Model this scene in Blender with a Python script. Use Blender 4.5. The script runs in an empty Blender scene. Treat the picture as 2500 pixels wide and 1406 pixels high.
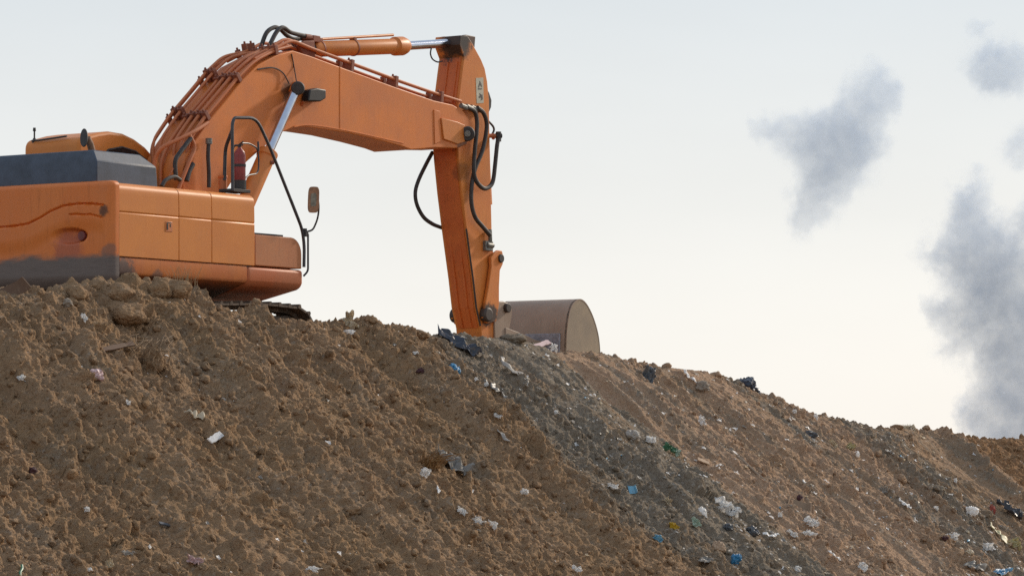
import bpy, bmesh, math, random
import numpy as np
from mathutils import Vector, Matrix

random.seed(7)
scene = bpy.context.scene
COL = scene.collection

# ------------------------------------------------------------------ survey
# Camera stands at the origin, looking along +Y; F, CX0, HY turn photo measurements into metres.
F, CX0, HY = 9240.0, 1250.0, 1158.0
TH = math.radians(35.0)
SN, CS = math.sin(TH), math.cos(TH)
C0X, C0Y = -5.51, 52.0            # rear right corner of the machine's upper structure
GZ = 1.45                         # level the tracks stand on


def tz(px, py, L):
    """photo measurement -> (t, z) in the vertical plane L metres left of the machine's right side"""
    k = (px - CX0) / F
    t = (k * (C0Y + SN * L) - C0X + CS * L) / (SN - k * CS)
    Y = C0Y + CS * t + SN * L
    return t, (HY - py) * Y / F


def lz(px, py):
    """photo measurement -> (L, z) in the rear plane of the machine (t = 0)"""
    k = (px - CX0) / F
    L = (C0X - k * C0Y) / (CS + k * SN)
    Y = C0Y + SN * L
    return L, (HY - py) * Y / F


def q(t, L, z):
    """machine coordinates (forward t, left L, height z) -> local coordinates of the excavator"""
    return Vector((1.5 - L, t - 2.2, z - GZ))


ROOT_LOC = Vector((C0X + 2.2 * SN - 1.5 * CS, C0Y + 2.2 * CS + 1.5 * SN, GZ))


# ------------------------------------------------------------------ tagging
def tag(o, label=None, cat=None, group=None, kind=None):
    if label: o['label'] = label
    if cat: o['category'] = cat
    if group: o['group'] = group
    if kind: o['kind'] = kind
    return o


def empty(name, loc, rz=0.0):
    o = bpy.data.objects.new(name, None)
    o.empty_display_size = 0.3
    COL.objects.link(o)
    o.location = loc
    o.rotation_euler = (0, 0, rz)
    return o


# ------------------------------------------------------------------ mesh building
class MB:
    def __init__(self):
        self.v = []
        self.f = []

    def add(self, vs, fs):
        b = len(self.v)
        self.v += [tuple(x) for x in vs]
        self.f += [tuple(b + i for i in f) for f in fs]
        return self

    def prism(self, poly, L0, L1):
        n = len(poly)
        vs = [q(t, L0, z) for t, z in poly] + [q(t, L1, z) for t, z in poly]
        fs = [tuple(range(n)), tuple(range(2 * n - 1, n - 1, -1))]
        fs += [(i, (i + 1) % n, n + (i + 1) % n, n + i) for i in range(n)]
        return self.add(vs, fs)

    def long(self, prof, t0, t1):
        """profile in (L, z) drawn out along the machine from t0 to t1"""
        n = len(prof)
        vs = [q(t0, L, z) for L, z in prof] + [q(t1, L, z) for L, z in prof]
        fs = [tuple(range(n)), tuple(range(2 * n - 1, n - 1, -1))]
        fs += [(i, (i + 1) % n, n + (i + 1) % n, n + i) for i in range(n)]
        return self.add(vs, fs)

    def box(self, t0, t1, L0, L1, z0, z1):
        return self.prism([(t0, z0), (t1, z0), (t1, z1), (t0, z1)], L0, L1)

    def cyl(self, p0, p1, r, r1=None, n=24):
        return self.tube([p0, p1], r, n, r1)

    def tube(self, pts, r, n=10, r1=None, radii=None):
        P = [Vector(p) for p in pts]
        m = len(P)
        if radii is None:
            radii = [r + ((r1 if r1 is not None else r) - r) * i / (m - 1) for i in range(m)]
        tan = []
        for i in range(m):
            a = P[max(0, i - 1)]
            b = P[min(m - 1, i + 1)]
            d = (b - a)
            tan.append(d.normalized() if d.length > 1e-9 else Vector((0, 0, 1)))
        up = Vector((0, 0, 1)) if abs(tan[0].z) < 0.9 else Vector((1, 0, 0))
        u = (up - tan[0] * up.dot(tan[0])).normalized()
        vs, fs = [], []
        for i in range(m):
            u = (u - tan[i] * u.dot(tan[i])).normalized()
            w = tan[i].cross(u)
            for k in range(n):
                a = 2 * math.pi * k / n
                vs.append(P[i] + (u * math.cos(a) + w * math.sin(a)) * radii[i])
        for i in range(m - 1):
            for k in range(n):
                fs.append((i * n + k, i * n + (k + 1) % n, (i + 1) * n + (k + 1) % n, (i + 1) * n + k))
        fs.append(tuple(range(n - 1, -1, -1)))
        fs.append(tuple((m - 1) * n + k for k in range(n)))
        return self.add(vs, fs)

    def build(self, name, mat, parent=None, bevel=0.0, angle=35, seg=2):
        me = bpy.data.meshes.new(name)
        me.from_pydata(self.v, [], self.f)
        bm = bmesh.new()
        bm.from_mesh(me)
        bmesh.ops.recalc_face_normals(bm, faces=bm.faces)
        bm.to_mesh(me)
        bm.free()
        me.polygons.foreach_set('use_smooth', [True] * len(me.polygons))
        me.set_sharp_from_angle(angle=math.radians(angle))
        me.materials.append(mat)
        o = bpy.data.objects.new(name, me)
        COL.objects.link(o)
        if parent is not None: o.parent = parent
        if bevel > 0:
            b = o.modifiers.new('bevel', 'BEVEL')
            b.width = bevel
            b.segments = seg
            b.limit_method = 'ANGLE'
            b.angle_limit = math.radians(30)
            b.harden_normals = False
        return o


def smooth_path(pts, sub=6):
    P = [Vector(p) for p in pts]
    P = [P[0] * 2 - P[1]] + P + [P[-1] * 2 - P[-2]]
    out = []
    for i in range(1, len(P) - 2):
        a, b, c, d = P[i - 1:i + 3]
        for s in range(sub):
            x = s / sub
            out.append(0.5 * ((2 * b) + (c - a) * x + (2 * a - 5 * b + 4 * c - d) * x * x + (3 * b - a - 3 * c + d) * x ** 3))
    out.append(P[-2])
    return out


def round_path(pts, r=0.1, sub=4):
    """polyline with its inner corners rounded"""
    P = [Vector(p) for p in pts]
    out = [P[0]]
    for i in range(1, len(P) - 1):
        a, b, c = P[i - 1], P[i], P[i + 1]
        da, dc = (a - b), (c - b)
        rr = min(r, da.length * 0.45, dc.length * 0.45)
        s, e = b + da.normalized() * rr, b + dc.normalized() * rr
        for k in range(sub + 1):
            x = k / sub
            out.append(s * (1 - x) ** 2 + b * 2 * x * (1 - x) + e * x * x)
    out.append(P[-1])
    return out


def pp(px, py, L):
    t, z = tz(px, py, L)
    return q(t, L, z)


def trace(pts, L):
    return [tz(x, y, L) for x, y in pts]


# ------------------------------------------------------------------ materials
def srgb(r, g, b):
    def f(c):
        c /= 255.0
        return c / 12.92 if c <= 0.04045 else ((c + 0.055) / 1.055) ** 2.4
    return (f(r), f(g), f(b), 1.0)


class NT:
    def __init__(self, name):
        self.m = bpy.data.materials.new(name)
        self.m.use_nodes = True
        self.t = self.m.node_tree
        self.t.nodes.clear()
        self.out = self.t.nodes.new('ShaderNodeOutputMaterial')

    def n(self, typ, ins=None, **props):
        nd = self.t.nodes.new(typ)
        for k, v in props.items(): setattr(nd, k, v)
        for k, v in (ins or {}).items():
            if isinstance(v, bpy.types.NodeSocket): self.t.links.new(v, nd.inputs[k])
            else: nd.inputs[k].default_value = v
        return nd

    def math(self, op, a, b=0.0, c=0.0, clamp=False):
        return self.n('ShaderNodeMath', {0: a, 1: b, 2: c}, operation=op, use_clamp=clamp).outputs[0]

    def mix(self, fac, a, b):
        nd = self.n('ShaderNodeMix', data_type='RGBA')
        for k, v in ((0, fac), (6, a), (7, b)):
            if isinstance(v, bpy.types.NodeSocket): self.t.links.new(v, nd.inputs[k])
            else: nd.inputs[k].default_value = v
        return nd.outputs[2]

    def ramp(self, x, lo, hi):
        return self.n('ShaderNodeMapRange', {0: x, 1: lo, 2: hi, 3: 0.0, 4: 1.0}, interpolation_type='SMOOTHSTEP').outputs[0]

    def noise(self, vec, scale, detail=4.0, rough=0.6, dist=0.0):
        return self.n('ShaderNodeTexNoise', {'Vector': vec, 'Scale': scale, 'Detail': detail, 'Roughness': rough, 'Distortion': dist}).outputs[0]

    def coord(self):
        return self.n('ShaderNodeTexCoord').outputs['Object']

    def scaled(self, vec, s):
        return self.n('ShaderNodeVectorMath', {0: vec, 1: s}, operation='MULTIPLY').outputs[0]

    def done(self, color, rough, metal=0.0, bump=None, bstr=0.3, bdist=0.01, spec=0.5, **kw):
        p = self.n('ShaderNodeBsdfPrincipled', {'Base Color': color, 'Roughness': rough, 'Metallic': metal, 'Specular IOR Level': spec})
        for k, v in kw.items(): p.inputs[k.replace('_', ' ')].default_value = v
        if bump is not None:
            b = self.n('ShaderNodeBump', {'Height': bump, 'Strength': bstr, 'Distance': bdist})
            self.t.links.new(b.outputs[0], p.inputs['Normal'])
        self.t.links.new(p.outputs[0], self.out.inputs[0])
        return self.m


def paint(name, base, base2, rust=(0.10, 0.045, 0.022, 1), rust_amt=0.5, spots=(), mud=None, rough=0.5, streak=0.5, pale=0.35):
    """weathered machine paint: faded patches, run-off streaks, rust chips, grease and painted shade stains at given places, mud line"""
    m = NT(name)
    co = m.coord()
    big = m.noise(co, 1.3, 5, 0.6)
    c = m.mix(m.ramp(big, 0.35, 0.65), base, base2)
    fad = m.noise(m.scaled(co, (3.0, 3.0, 3.0)), 1.0, 6, 0.7)
    dust = tuple(base[i] * 0.55 + (0.30, 0.20, 0.13)[i] * 0.45 for i in range(3)) + (1,)
    c = m.mix(m.math('MULTIPLY', m.ramp(fad, 0.48, 0.75), pale), c, dust)
    st = m.noise(m.scaled(co, (22.0, 22.0, 1.6)), 1.0, 5, 0.65)
    c = m.mix(m.math('MULTIPLY', m.ramp(st, 0.52, 0.78), streak), c, tuple(x * 0.55 for x in base[:3]) + (1,))
    ch = m.noise(co, 16.0, 8, 0.75)
    chip = m.math('MULTIPLY', m.ramp(ch, 0.60, 0.70), rust_amt)
    c = m.mix(chip, c, rust)
    fine = m.noise(co, 90.0, 3, 0.6)
    c = m.mix(m.math('MULTIPLY', m.ramp(fine, 0.5, 0.8), 0.25), c, tuple(x * 0.6 for x in base[:3]) + (1,))
    wob = m.noise(co, 7.0, 5, 0.7)
    rg = m.math('ADD', rough - 0.1, m.math('MULTIPLY', big, 0.25))
    for (p, r, colr, amt) in spots:
        d = m.n('ShaderNodeVectorMath', {0: co, 1: tuple(p)}, operation='DISTANCE').outputs['Value']
        d = m.math('ADD', d, m.math('MULTIPLY', m.math('SUBTRACT', wob, 0.5), r * 1.3))
        k = m.math('MULTIPLY', m.math('SUBTRACT', 1.0, m.ramp(d, r * 0.55, r)), amt)
        c = m.mix(k, c, colr)
    if mud:
        z0, z1, mcol, amt = mud
        z = m.n('ShaderNodeSeparateXYZ', {0: co}).outputs[2]
        z = m.math('ADD', z, m.math('MULTIPLY', m.math('SUBTRACT', m.noise(m.scaled(co, (1.5, 1.5, 5.0)), 1.6, 6, 0.7), 0.5), 0.24))
        k = m.math('MULTIPLY', m.math('SUBTRACT', 1.0, m.ramp(z, z0, z1)), amt)
        grain = m.noise(m.scaled(co, (3.0, 3.0, 30.0)), 1.2, 5, 0.7)
        c = m.mix(k, c, m.mix(grain, tuple(x * 0.6 for x in mcol[:3]) + (1,), tuple(min(1, x * 1.5) for x in mcol[:3]) + (1,)))
    h = m.math('ADD', m.math('MULTIPLY', chip, -0.6), m.math('MULTIPLY', fad, 0.5))
    return m.done(c, rg, 0.0, h, 0.25, 0.006, 0.4)


def simple(name, col, rough=0.6, metal=0.0, var=0.35, scale=9.0, bstr=0.2, spec=0.5):
    m = NT(name)
    co = m.coord()
    a = m.noise(co, scale, 6, 0.7)
    b = m.noise(co, scale * 8, 4, 0.6)
    c = m.mix(m.ramp(a, 0.3, 0.7), tuple(x * (1 - var) for x in col[:3]) + (1,), tuple(min(1, x * (1 + var)) for x in col[:3]) + (1,))
    r = m.math('ADD', rough - 0.08, m.math('MULTIPLY', b, 0.16))
    return m.done(c, r, metal, b, bstr, 0.004, spec)
# ------------------------------------------------------------------ noise on numpy arrays
def _hash(ix, iy, seed):
    h = (ix.astype(np.int64) * 374761393 + iy.astype(np.int64) * 668265263 + seed * 974634777) & 0xFFFFFFFF
    h = ((h ^ (h >> 13)) * 1274126177) & 0xFFFFFFFF
    h = ((h ^ (h >> 16)) * 2246822519) & 0xFFFFFFFF
    return (h ^ (h >> 15)) & 0xFFFFFFFF


def perlin(x, y, seed=0):
    ix, iy = np.floor(x), np.floor(y)
    fx, fy = x - ix, y - iy
    u = fx * fx * fx * (fx * (fx * 6 - 15) + 10)
    v = fy * fy * fy * (fy * (fy * 6 - 15) + 10)

    def g(dx, dy):
        a = _hash(ix + dx, iy + dy, seed) * (2 * math.pi / 4294967296.0)
        return np.cos(a) * (fx - dx) + np.sin(a) * (fy - dy)
    a = g(0, 0) * (1 - u) + g(1, 0) * u
    b = g(0, 1) * (1 - u) + g(1, 1) * u
    return (a * (1 - v) + b * v) * 1.4


def fbm(x, y, seed, octv=4, gain=0.5):
    s, a, f = 0, 1.0, 1.0
    for i in range(octv):
        s = s + a * perlin(x * f, y * f, seed + i * 17)
        a *= gain
        f *= 2.03
    return s


def domes(x, y, s, seed, prob):
    """broken lumps: at most one per cell of size s, each turned, tilted and squared off its own way"""
    gx, gy = x / s, y / s
    ix, iy = np.floor(gx), np.floor(gy)
    best = np.zeros_like(gx)
    for dx in (-1, 0, 1):
        for dy in (-1, 0, 1):
            cx, cy = ix + dx, iy + dy
            h = _hash(cx, cy, seed)
            h1, h2 = (h & 1023) / 1023.0, ((h >> 10) & 1023) / 1023.0
            h3 = ((h >> 20) & 1023) / 1023.0
            k = _hash(cx, cy, seed + 3)
            h4, h5, h6 = (k & 1023) / 1023.0, ((k >> 10) & 1023) / 1023.0, ((k >> 20) & 1023) / 1023.0
            r = 0.26 + 0.50 * h3 * h3
            ca, sa = np.cos(h5 * 6.283), np.sin(h5 * 6.283)
            ex, ey = gx - cx - h1, gy - cy - h2
            px, py = (ex * ca - ey * sa) * (0.8 + 0.5 * h6), (ex * sa + ey * ca) / (0.8 + 0.5 * h6)
            d = 0.55 * np.sqrt(px * px + py * py) + 0.45 * np.maximum(np.maximum(np.abs(px), np.abs(py)), 0.72 * (np.abs(px) + np.abs(py)))
            q_ = np.clip(1 - (d / r) ** 2, 0, 1)
            hgt = r * q_ ** 0.5 * (1 + 0.22 * px / r) * (0.62 + 0.5 * h6) * (h4 < prob)
            best = np.maximum(best, hgt)
    return best * s


def sstep(a, b, x):
    t = np.clip((x - a) / (b - a), 0, 1)
    return t * t * (3 - 2 * t)


# ------------------------------------------------------------------ the tip's shape
# (u, v): u metres down the fall line from the machine's right side, v metres along the crest.
UC = 1.6
SLOPE = 0.70
SIL_DROP = 10.0
SIL = [(-200, 706), (0, 706), (100, 712), (200, 708), (300, 700), (380, 698), (440, 702), (475, 714), (500, 742), (530, 758), (600, 776), (650, 786), (700, 788), (740, 782),
       (800, 778), (900, 783), (930, 796), (1000, 804), (1060, 812), (1100, 809), (1200, 818), (1250, 811), (1300, 828), (1340, 850),
       (1470, 854), (1530, 872), (1610, 886), (1700, 894), (1760, 916), (1850, 952), (1900, 974), (1960, 998), (2050, 1022),
       (2130, 1038), (2190, 1036), (2260, 1046), (2340, 1062), (2450, 1068), (2500, 1066), (2800, 1080)]


def uv_world(u, v):
    return C0X + CS * u + SN * v, C0Y - SN * u + CS * v


def world_uv(X, Y):
    dx, dy = X - C0X, Y - C0Y
    return CS * dx - SN * dy, SN * dx + CS * dy


_zv, _zz = [], []
for _px, _py in SIL:
    _k = (_px - CX0) / F
    _v = (_k * (C0Y - SN * UC) - C0X - CS * UC) / (SN - _k * CS)
    _Y = C0Y - SN * UC + CS * _v
    _zv.append(_v)
    _zz.append((HY - _py - SIL_DROP) * _Y / F)
_zv, _zz = np.array(_zv), np.array(_zz)
CREST = [(p, v) for (p, _), v in zip(SIL, _zv)]


def crest_v(px):
    return float(np.interp(px, [c[0] for c in CREST], [c[1] for c in CREST]))


FOOT = -1.9


def plane_uv(px, py):
    """the same measurement on the plain, unbroken slope"""
    k, m = (px - CX0) / F, (HY - py) / F
    u = UC + 1.0
    for _ in range(60):
        v = (k * (C0Y - SN * u) - C0X - CS * u) / (SN - k * CS)
        Y = C0Y - SN * u + CS * v
        u += 0.5 * ((float(np.interp(v, _zv, _zz)) - m * Y) / SLOPE + UC - u)
    return u, v


# ribs (+) and hollows (-) that run down the face: points, height, half width
RIBS = [([(500, 730), (600, 830), (680, 930), (760, 1050)], 0.17, 0.14), ([(610, 800), (680, 890), (740, 990)], -0.16, 0.24), ([(730, 800), (860, 960), (960, 1060)], 0.06, 0.3),
        ([(120, 800), (300, 900), (420, 1050), (560, 1250)], -0.10, 0.3), ([(380, 840), (420, 960), (500, 1080)], 0.16, 0.16), ([(0, 880), (120, 1060), (260, 1290)], 0.12, 0.2),
        ([(0, 960), (90, 1100), (190, 1300)], -0.13, 0.22), ([(800, 940), (1000, 1110), (1180, 1290), (1300, 1400)], 0.10, 0.2), ([(860, 930), (1040, 1080), (1200, 1220)], -0.12, 0.2),
        ([(1325, 860), (1400, 940), (1480, 1005), (1600, 1090), (1690, 1150)], 0.08, 0.10), ([(1290, 870), (1380, 980), (1500, 1110), (1640, 1240), (1800, 1400)], -0.10, 0.3),
        ([(1500, 900), (1620, 980), (1740, 1060), (1900, 1160)], 0.09, 0.12), ([(1760, 930), (1900, 1030), (2060, 1150), (2220, 1300)], 0.09, 0.14), ([(1400, 960), (1560, 1040), (1800, 1170), (2000, 1330)], -0.07, 0.2),
        ([(2280, 1060), (2360, 1140), (2480, 1240), (2560, 1300)], 0.22, 0.16), ([(2330, 1080), (2430, 1150), (2520, 1220)], -0.17, 0.3), ([(1600, 1200), (1700, 1290), (1800, 1390)], 0.11, 0.12),
        ([(1500, 1230), (1620, 1330), (1700, 1406)], -0.09, 0.14), ([(1050, 1130), (1120, 1200), (1240, 1330)], 0.10, 0.15)]
RIBS = [([plane_uv(*p) for p in pts], h, w) for pts, h, w in RIBS]
BANK = [plane_uv(2285, 1070), plane_uv(2370, 1135), plane_uv(2490, 1225)]


def ribs(u, v):
    z = np.zeros_like(u)
    wu = u + 0.10 * perlin(u * 2.1, v * 2.1, 41) + 0.05 * perlin(u * 5, v * 5, 42)
    wv = v + 0.16 * perlin(u * 1.7, v * 1.7, 43) + 0.06 * perlin(u * 5, v * 5, 44)
    for pts, h, w in RIBS:
        lo, hi = min(p[1] for p in pts) - 4 * w, max(p[1] for p in pts) + 4 * w
        sel = np.nonzero((v > lo) & (v < hi) & (u > -1) & (u < 10))[0]
        if len(sel) == 0: continue
        a, c = wu[sel], wv[sel]
        d = np.full(len(sel), 9.0)
        n = len(pts) - 1
        fade = np.zeros(len(sel))
        for i in range(n):
            (u0, v0), (u1, v1) = pts[i], pts[i + 1]
            du, dv = u1 - u0, v1 - v0
            t = np.clip(((a - u0) * du + (c - v0) * dv) / (du * du + dv * dv), 0, 1)
            # distances across the fall count in full, along it the rib just runs out
            di = np.hypot(a - u0 - t * du, c - v0 - t * dv)
            near_ = di < d
            d = np.where(near_, di, d)
            fade = np.where(near_, (i + t) / n, fade)
        z[sel] += h * np.exp(-(d / w) ** 2) * (1 - 0.6 * fade)
    return z


def cloddy(u, v):
    """how lumpy the surface is: lumps to the left and low down, finer scree to the right"""
    m = 0.5 + 0.9 * fbm(v * 0.33 + 5, u * 0.22, 31, 3)
    m = m + 0.62 - 0.85 * sstep(crest_v(930), crest_v(1180), v - 0.10 * (u - UC)) + 0.25 * sstep(3.2, 5.0, u) * sstep(crest_v(900), crest_v(1100), v)
    m = m + 0.4 * sstep(crest_v(2120), crest_v(2280), v)
    return np.clip(m, 0.0, 1.0)


def height(u, v, detail=2, parts=False):
    wv = v + 0.25 * perlin(u * 0.5, v * 0.4, 3) + 0.10 * perlin(u * 1.3, v * 1.1, 4)
    d = u - UC - 0.18 * perlin(v * 0.8, v * 0 + 0.5, 5) - 0.07 * perlin(v * 2.4, v * 0 + 1.5, 6)
    zc = np.interp(wv * 0.4 + v * 0.6, _zv, _zz)
    # rounded edge of the tip, then the fall at the soil's own angle
    dp = np.where(d > 0, d * d / (d + 0.22), 0.0)
    z = zc - SLOPE * dp
    back = np.maximum(zc - 1.0 * np.maximum(-d, 0) ** 2 / (np.maximum(-d, 0) + 0.25), np.minimum(GZ, zc - 0.22))
    far = sstep(6, 45, -u) + sstep(26, 50, v) + sstep(14, 40, -v)
    back = back + (FOOT - back) * np.clip(far, 0, 1)
    z = np.where(d > 0, z - (z - FOOT) * np.clip(sstep(26, 50, v) + sstep(14, 40, -v), 0, 1), back)
    s = np.clip(d / 0.8, 0, 1) * sstep(-2.6, -1.2, z)
    s = s * (sstep(-22, -14, v) * (1 - sstep(27, 32, v)))
    # gullies and slides running down the fall line
    g = 0.22 * perlin(wv * 0.75, u * 0.16, 11) - 0.16 * np.abs(perlin(wv * 1.6, u * 0.22, 12)) + 0.05
    rk = 1 + 0.8 * sstep(crest_v(1200), crest_v(1400), v)
    g = g + rk * (0.05 * perlin(wv * 5.0, u * 0.4, 13) + 0.018 * perlin(wv * 13, u * 0.6, 14))
    z = z + (g + ribs(u, v)) * s
    z = np.maximum(z, FOOT + 0.05 * perlin(u * 0.3, v * 0.3, 77))
    if detail == 0: return z
    near = sstep(-22, -14, v) * (1 - sstep(27, 32, v)) * sstep(-4.5, -2.5, u) * (1 - sstep(9, 12, u))
    c = cloddy(u, v)
    wx = u + 0.05 * perlin(u * 5, v * 5, 21) + 0.02 * perlin(u * 14, v * 14, 23)
    wy = v + 0.05 * perlin(u * 5, v * 5, 22) + 0.02 * perlin(u * 14, v * 14, 24)
    top = 1 - sstep(0.3, 1.6, np.abs(d))
    left = 1 - sstep(crest_v(500), crest_v(900), v)
    patch = np.clip(0.60 + 1.3 * fbm(v * 0.9 + 3, u * 0.45, 33, 3), 0.0, 1.0)     # where lumps gathered, and barer slides between
    cp = c * (0.62 + 0.38 * patch)
    e = 0.60 * domes(wx, wy, 0.55, 51, 0.45 * left * top + 0.03 * c)
    e = e + 0.56 * domes(wx, wy, 0.25, 52, 0.01 + 0.62 * c * patch ** 2 + 0.3 * left * top)
    e = e + 0.68 * domes(wx, wy, 0.14, 53, 0.02 + 0.9 * cp * (0.3 + 0.7 * patch))
    e = e + 0.78 * domes(wx + 3.3, wy, 0.085, 56, 0.05 + 0.85 * cp)
    e = e + 0.66 * domes(wx, wy, 0.052, 54, 0.07 + 0.88 * cp)
    e = e + 0.035 * fbm(u * 2.2, v * 2.2, 61, 3) * (0.3 + c)
    if detail > 1:
        e = e + 0.70 * domes(wx, wy, 0.033, 55, 0.18 + 0.75 * c)
        e = e + 0.020 * fbm(u * 8, v * 11, 62, 4, 0.72) * (0.5 + 0.5 * c)
    # soft slumps: low ridges across the fall
    e = e + 0.05 * np.abs(perlin(u * 1.1 + perlin(v, u, 8), v * 0.35, 9)) * s
    if parts: return z, e * near, sstep(-0.15, 0.35, d) * near
    return z + e * near


GREY = [(-400, .1), (0, .12), (500, .08), (820, .08), (930, .32), (1020, .62), (1090, .9), (1270, 1.0), (1325, .75), (1352, .15), (1480, .12), (1530, .35), (1600, .12),
        (1700, .14), (1780, .5), (1840, .22), (1930, .25), (2010, .5), (2080, .58), (2150, .30), (2210, .10), (2330, .05), (2600, .05)]
TAN = [(-400, .1), (400, .15), (1000, .1), (1300, .0), (1350, .95), (1500, .9), (1560, .7), (1700, .85), (1780, .5), (1900, .95), (2000, .7),
       (2080, .3), (2150, .35), (2300, .7), (2380, .3), (2450, .0), (2600, .0)]
_gv = [crest_v(p) for p, _ in GREY]
_tv = [crest_v(p) for p, _ in TAN]


# waste that spilled out of the band lower down
SPILLS = [(plane_uv(1790, 1310), 1.3, 1.5, 0.65), (plane_uv(2390, 1370), 0.9, 1.3, 0.7), (plane_uv(2250, 1230), 0.9, 0.8, 0.55), (plane_uv(1480, 1150), 1.2, 0.9, 0.4), (plane_uv(1130, 1140), 0.5, 0.6, 0.5)]


def zones(u, v):
    w = v + 0.35 * perlin(u * 0.45, v * 0.7, 71) + 0.18 * perlin(u * 1.1, v * 2.0, 72) + 0.07 * perlin(u * 3.5, v * 5, 73)
    g = np.interp(w, _gv, [x for _, x in GREY])
    t = np.interp(w, _tv, [x for _, x in TAN])
    st = perlin(v * 3.2 + perlin(u, v, 6), u * 0.22, 74) + 0.6 * perlin(v * 9, u * 0.6, 75)
    right = sstep(crest_v(900), crest_v(1300), v)
    g = np.clip(g + 0.62 * st * (0.35 + 0.65 * right) + 0.30 * fbm(u * 0.8, v * 0.8, 76, 3), 0, 1)
    g = g * (1 - 0.55 * right * sstep(2.0, 4.5, u) * sstep(-0.1, 0.4, perlin(u * 0.9, v * 1.3, 80)))
    t = np.clip(t - 0.35 * st * right + 0.25 * perlin(u * 0.7 + 9, v * 0.9, 79), 0, 1)
    for (u0, v0), ru, rv, k in SPILLS:
        g = g + k * np.exp(-((u - u0) / ru) ** 2 - ((v - v0) / rv) ** 2) * (0.75 + 0.8 * perlin(u * 1.6, v * 1.6, 81))
        t = t - 0.6 * k * np.exp(-((u - u0) / ru) ** 2 - ((v - v0) / rv) ** 2)
    g, t = np.clip(g, 0, 1), np.clip(t, 0, 1)
    r = v - np.interp(u, [p[0] for p in BANK], [p[1] for p in BANK]) + 0.25 * perlin(u * 1.5, v * 1.5, 78)
    r = sstep(-0.1, 0.5, r)
    return g * (1 - r), t * (1 - r), r


def locate(px, py):
    """where the sight line of a photo measurement meets the tip: X, Y, Z, u, v"""
    dg = bpy.context.evaluated_depsgraph_get()
    for k in range(60):
        d = Vector(((px - CX0) / F, 1.0, (HY - py - 1.0 * k) / F)).normalized()
        ok, p, n, i = GROUND.ray_cast(d * 30.0, d, depsgraph=dg)
        if ok and p.y < 95: break
    u, v = world_uv(p.x, p.y)
    return p.x, p.y, p.z, u, v


def mesh_np(name, verts, quads, mat, smooth=True):
    me = bpy.data.meshes.new(name)
    nv, nq = len(verts), len(quads)
    k = quads.shape[1]
    me.vertices.add(nv)
    me.vertices.foreach_set('co', verts.astype(np.float32).ravel())
    me.loops.add(nq * k)
    me.loops.foreach_set('vertex_index', quads.astype(np.int32).ravel())
    me.polygons.add(nq)
    me.polygons.foreach_set('loop_start', np.arange(0, nq * k, k, dtype=np.int32))
    me.polygons.foreach_set('use_smooth', np.full(nq, smooth))
    me.update(calc_edges=True)
    me.materials.append(mat)
    o = bpy.data.objects.new(name, me)
    COL.objects.link(o)
    return o


def put_attr(o, g, t, r=None):
    a = o.data.color_attributes.new('soil', 'FLOAT_COLOR', 'POINT')
    z = np.zeros((len(g), 4), dtype=np.float32)
    z[:, 0], z[:, 1], z[:, 3] = g, t, 1
    if r is not None: z[:, 2] = r
    a.data.foreach_set('color', z.ravel())


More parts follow.
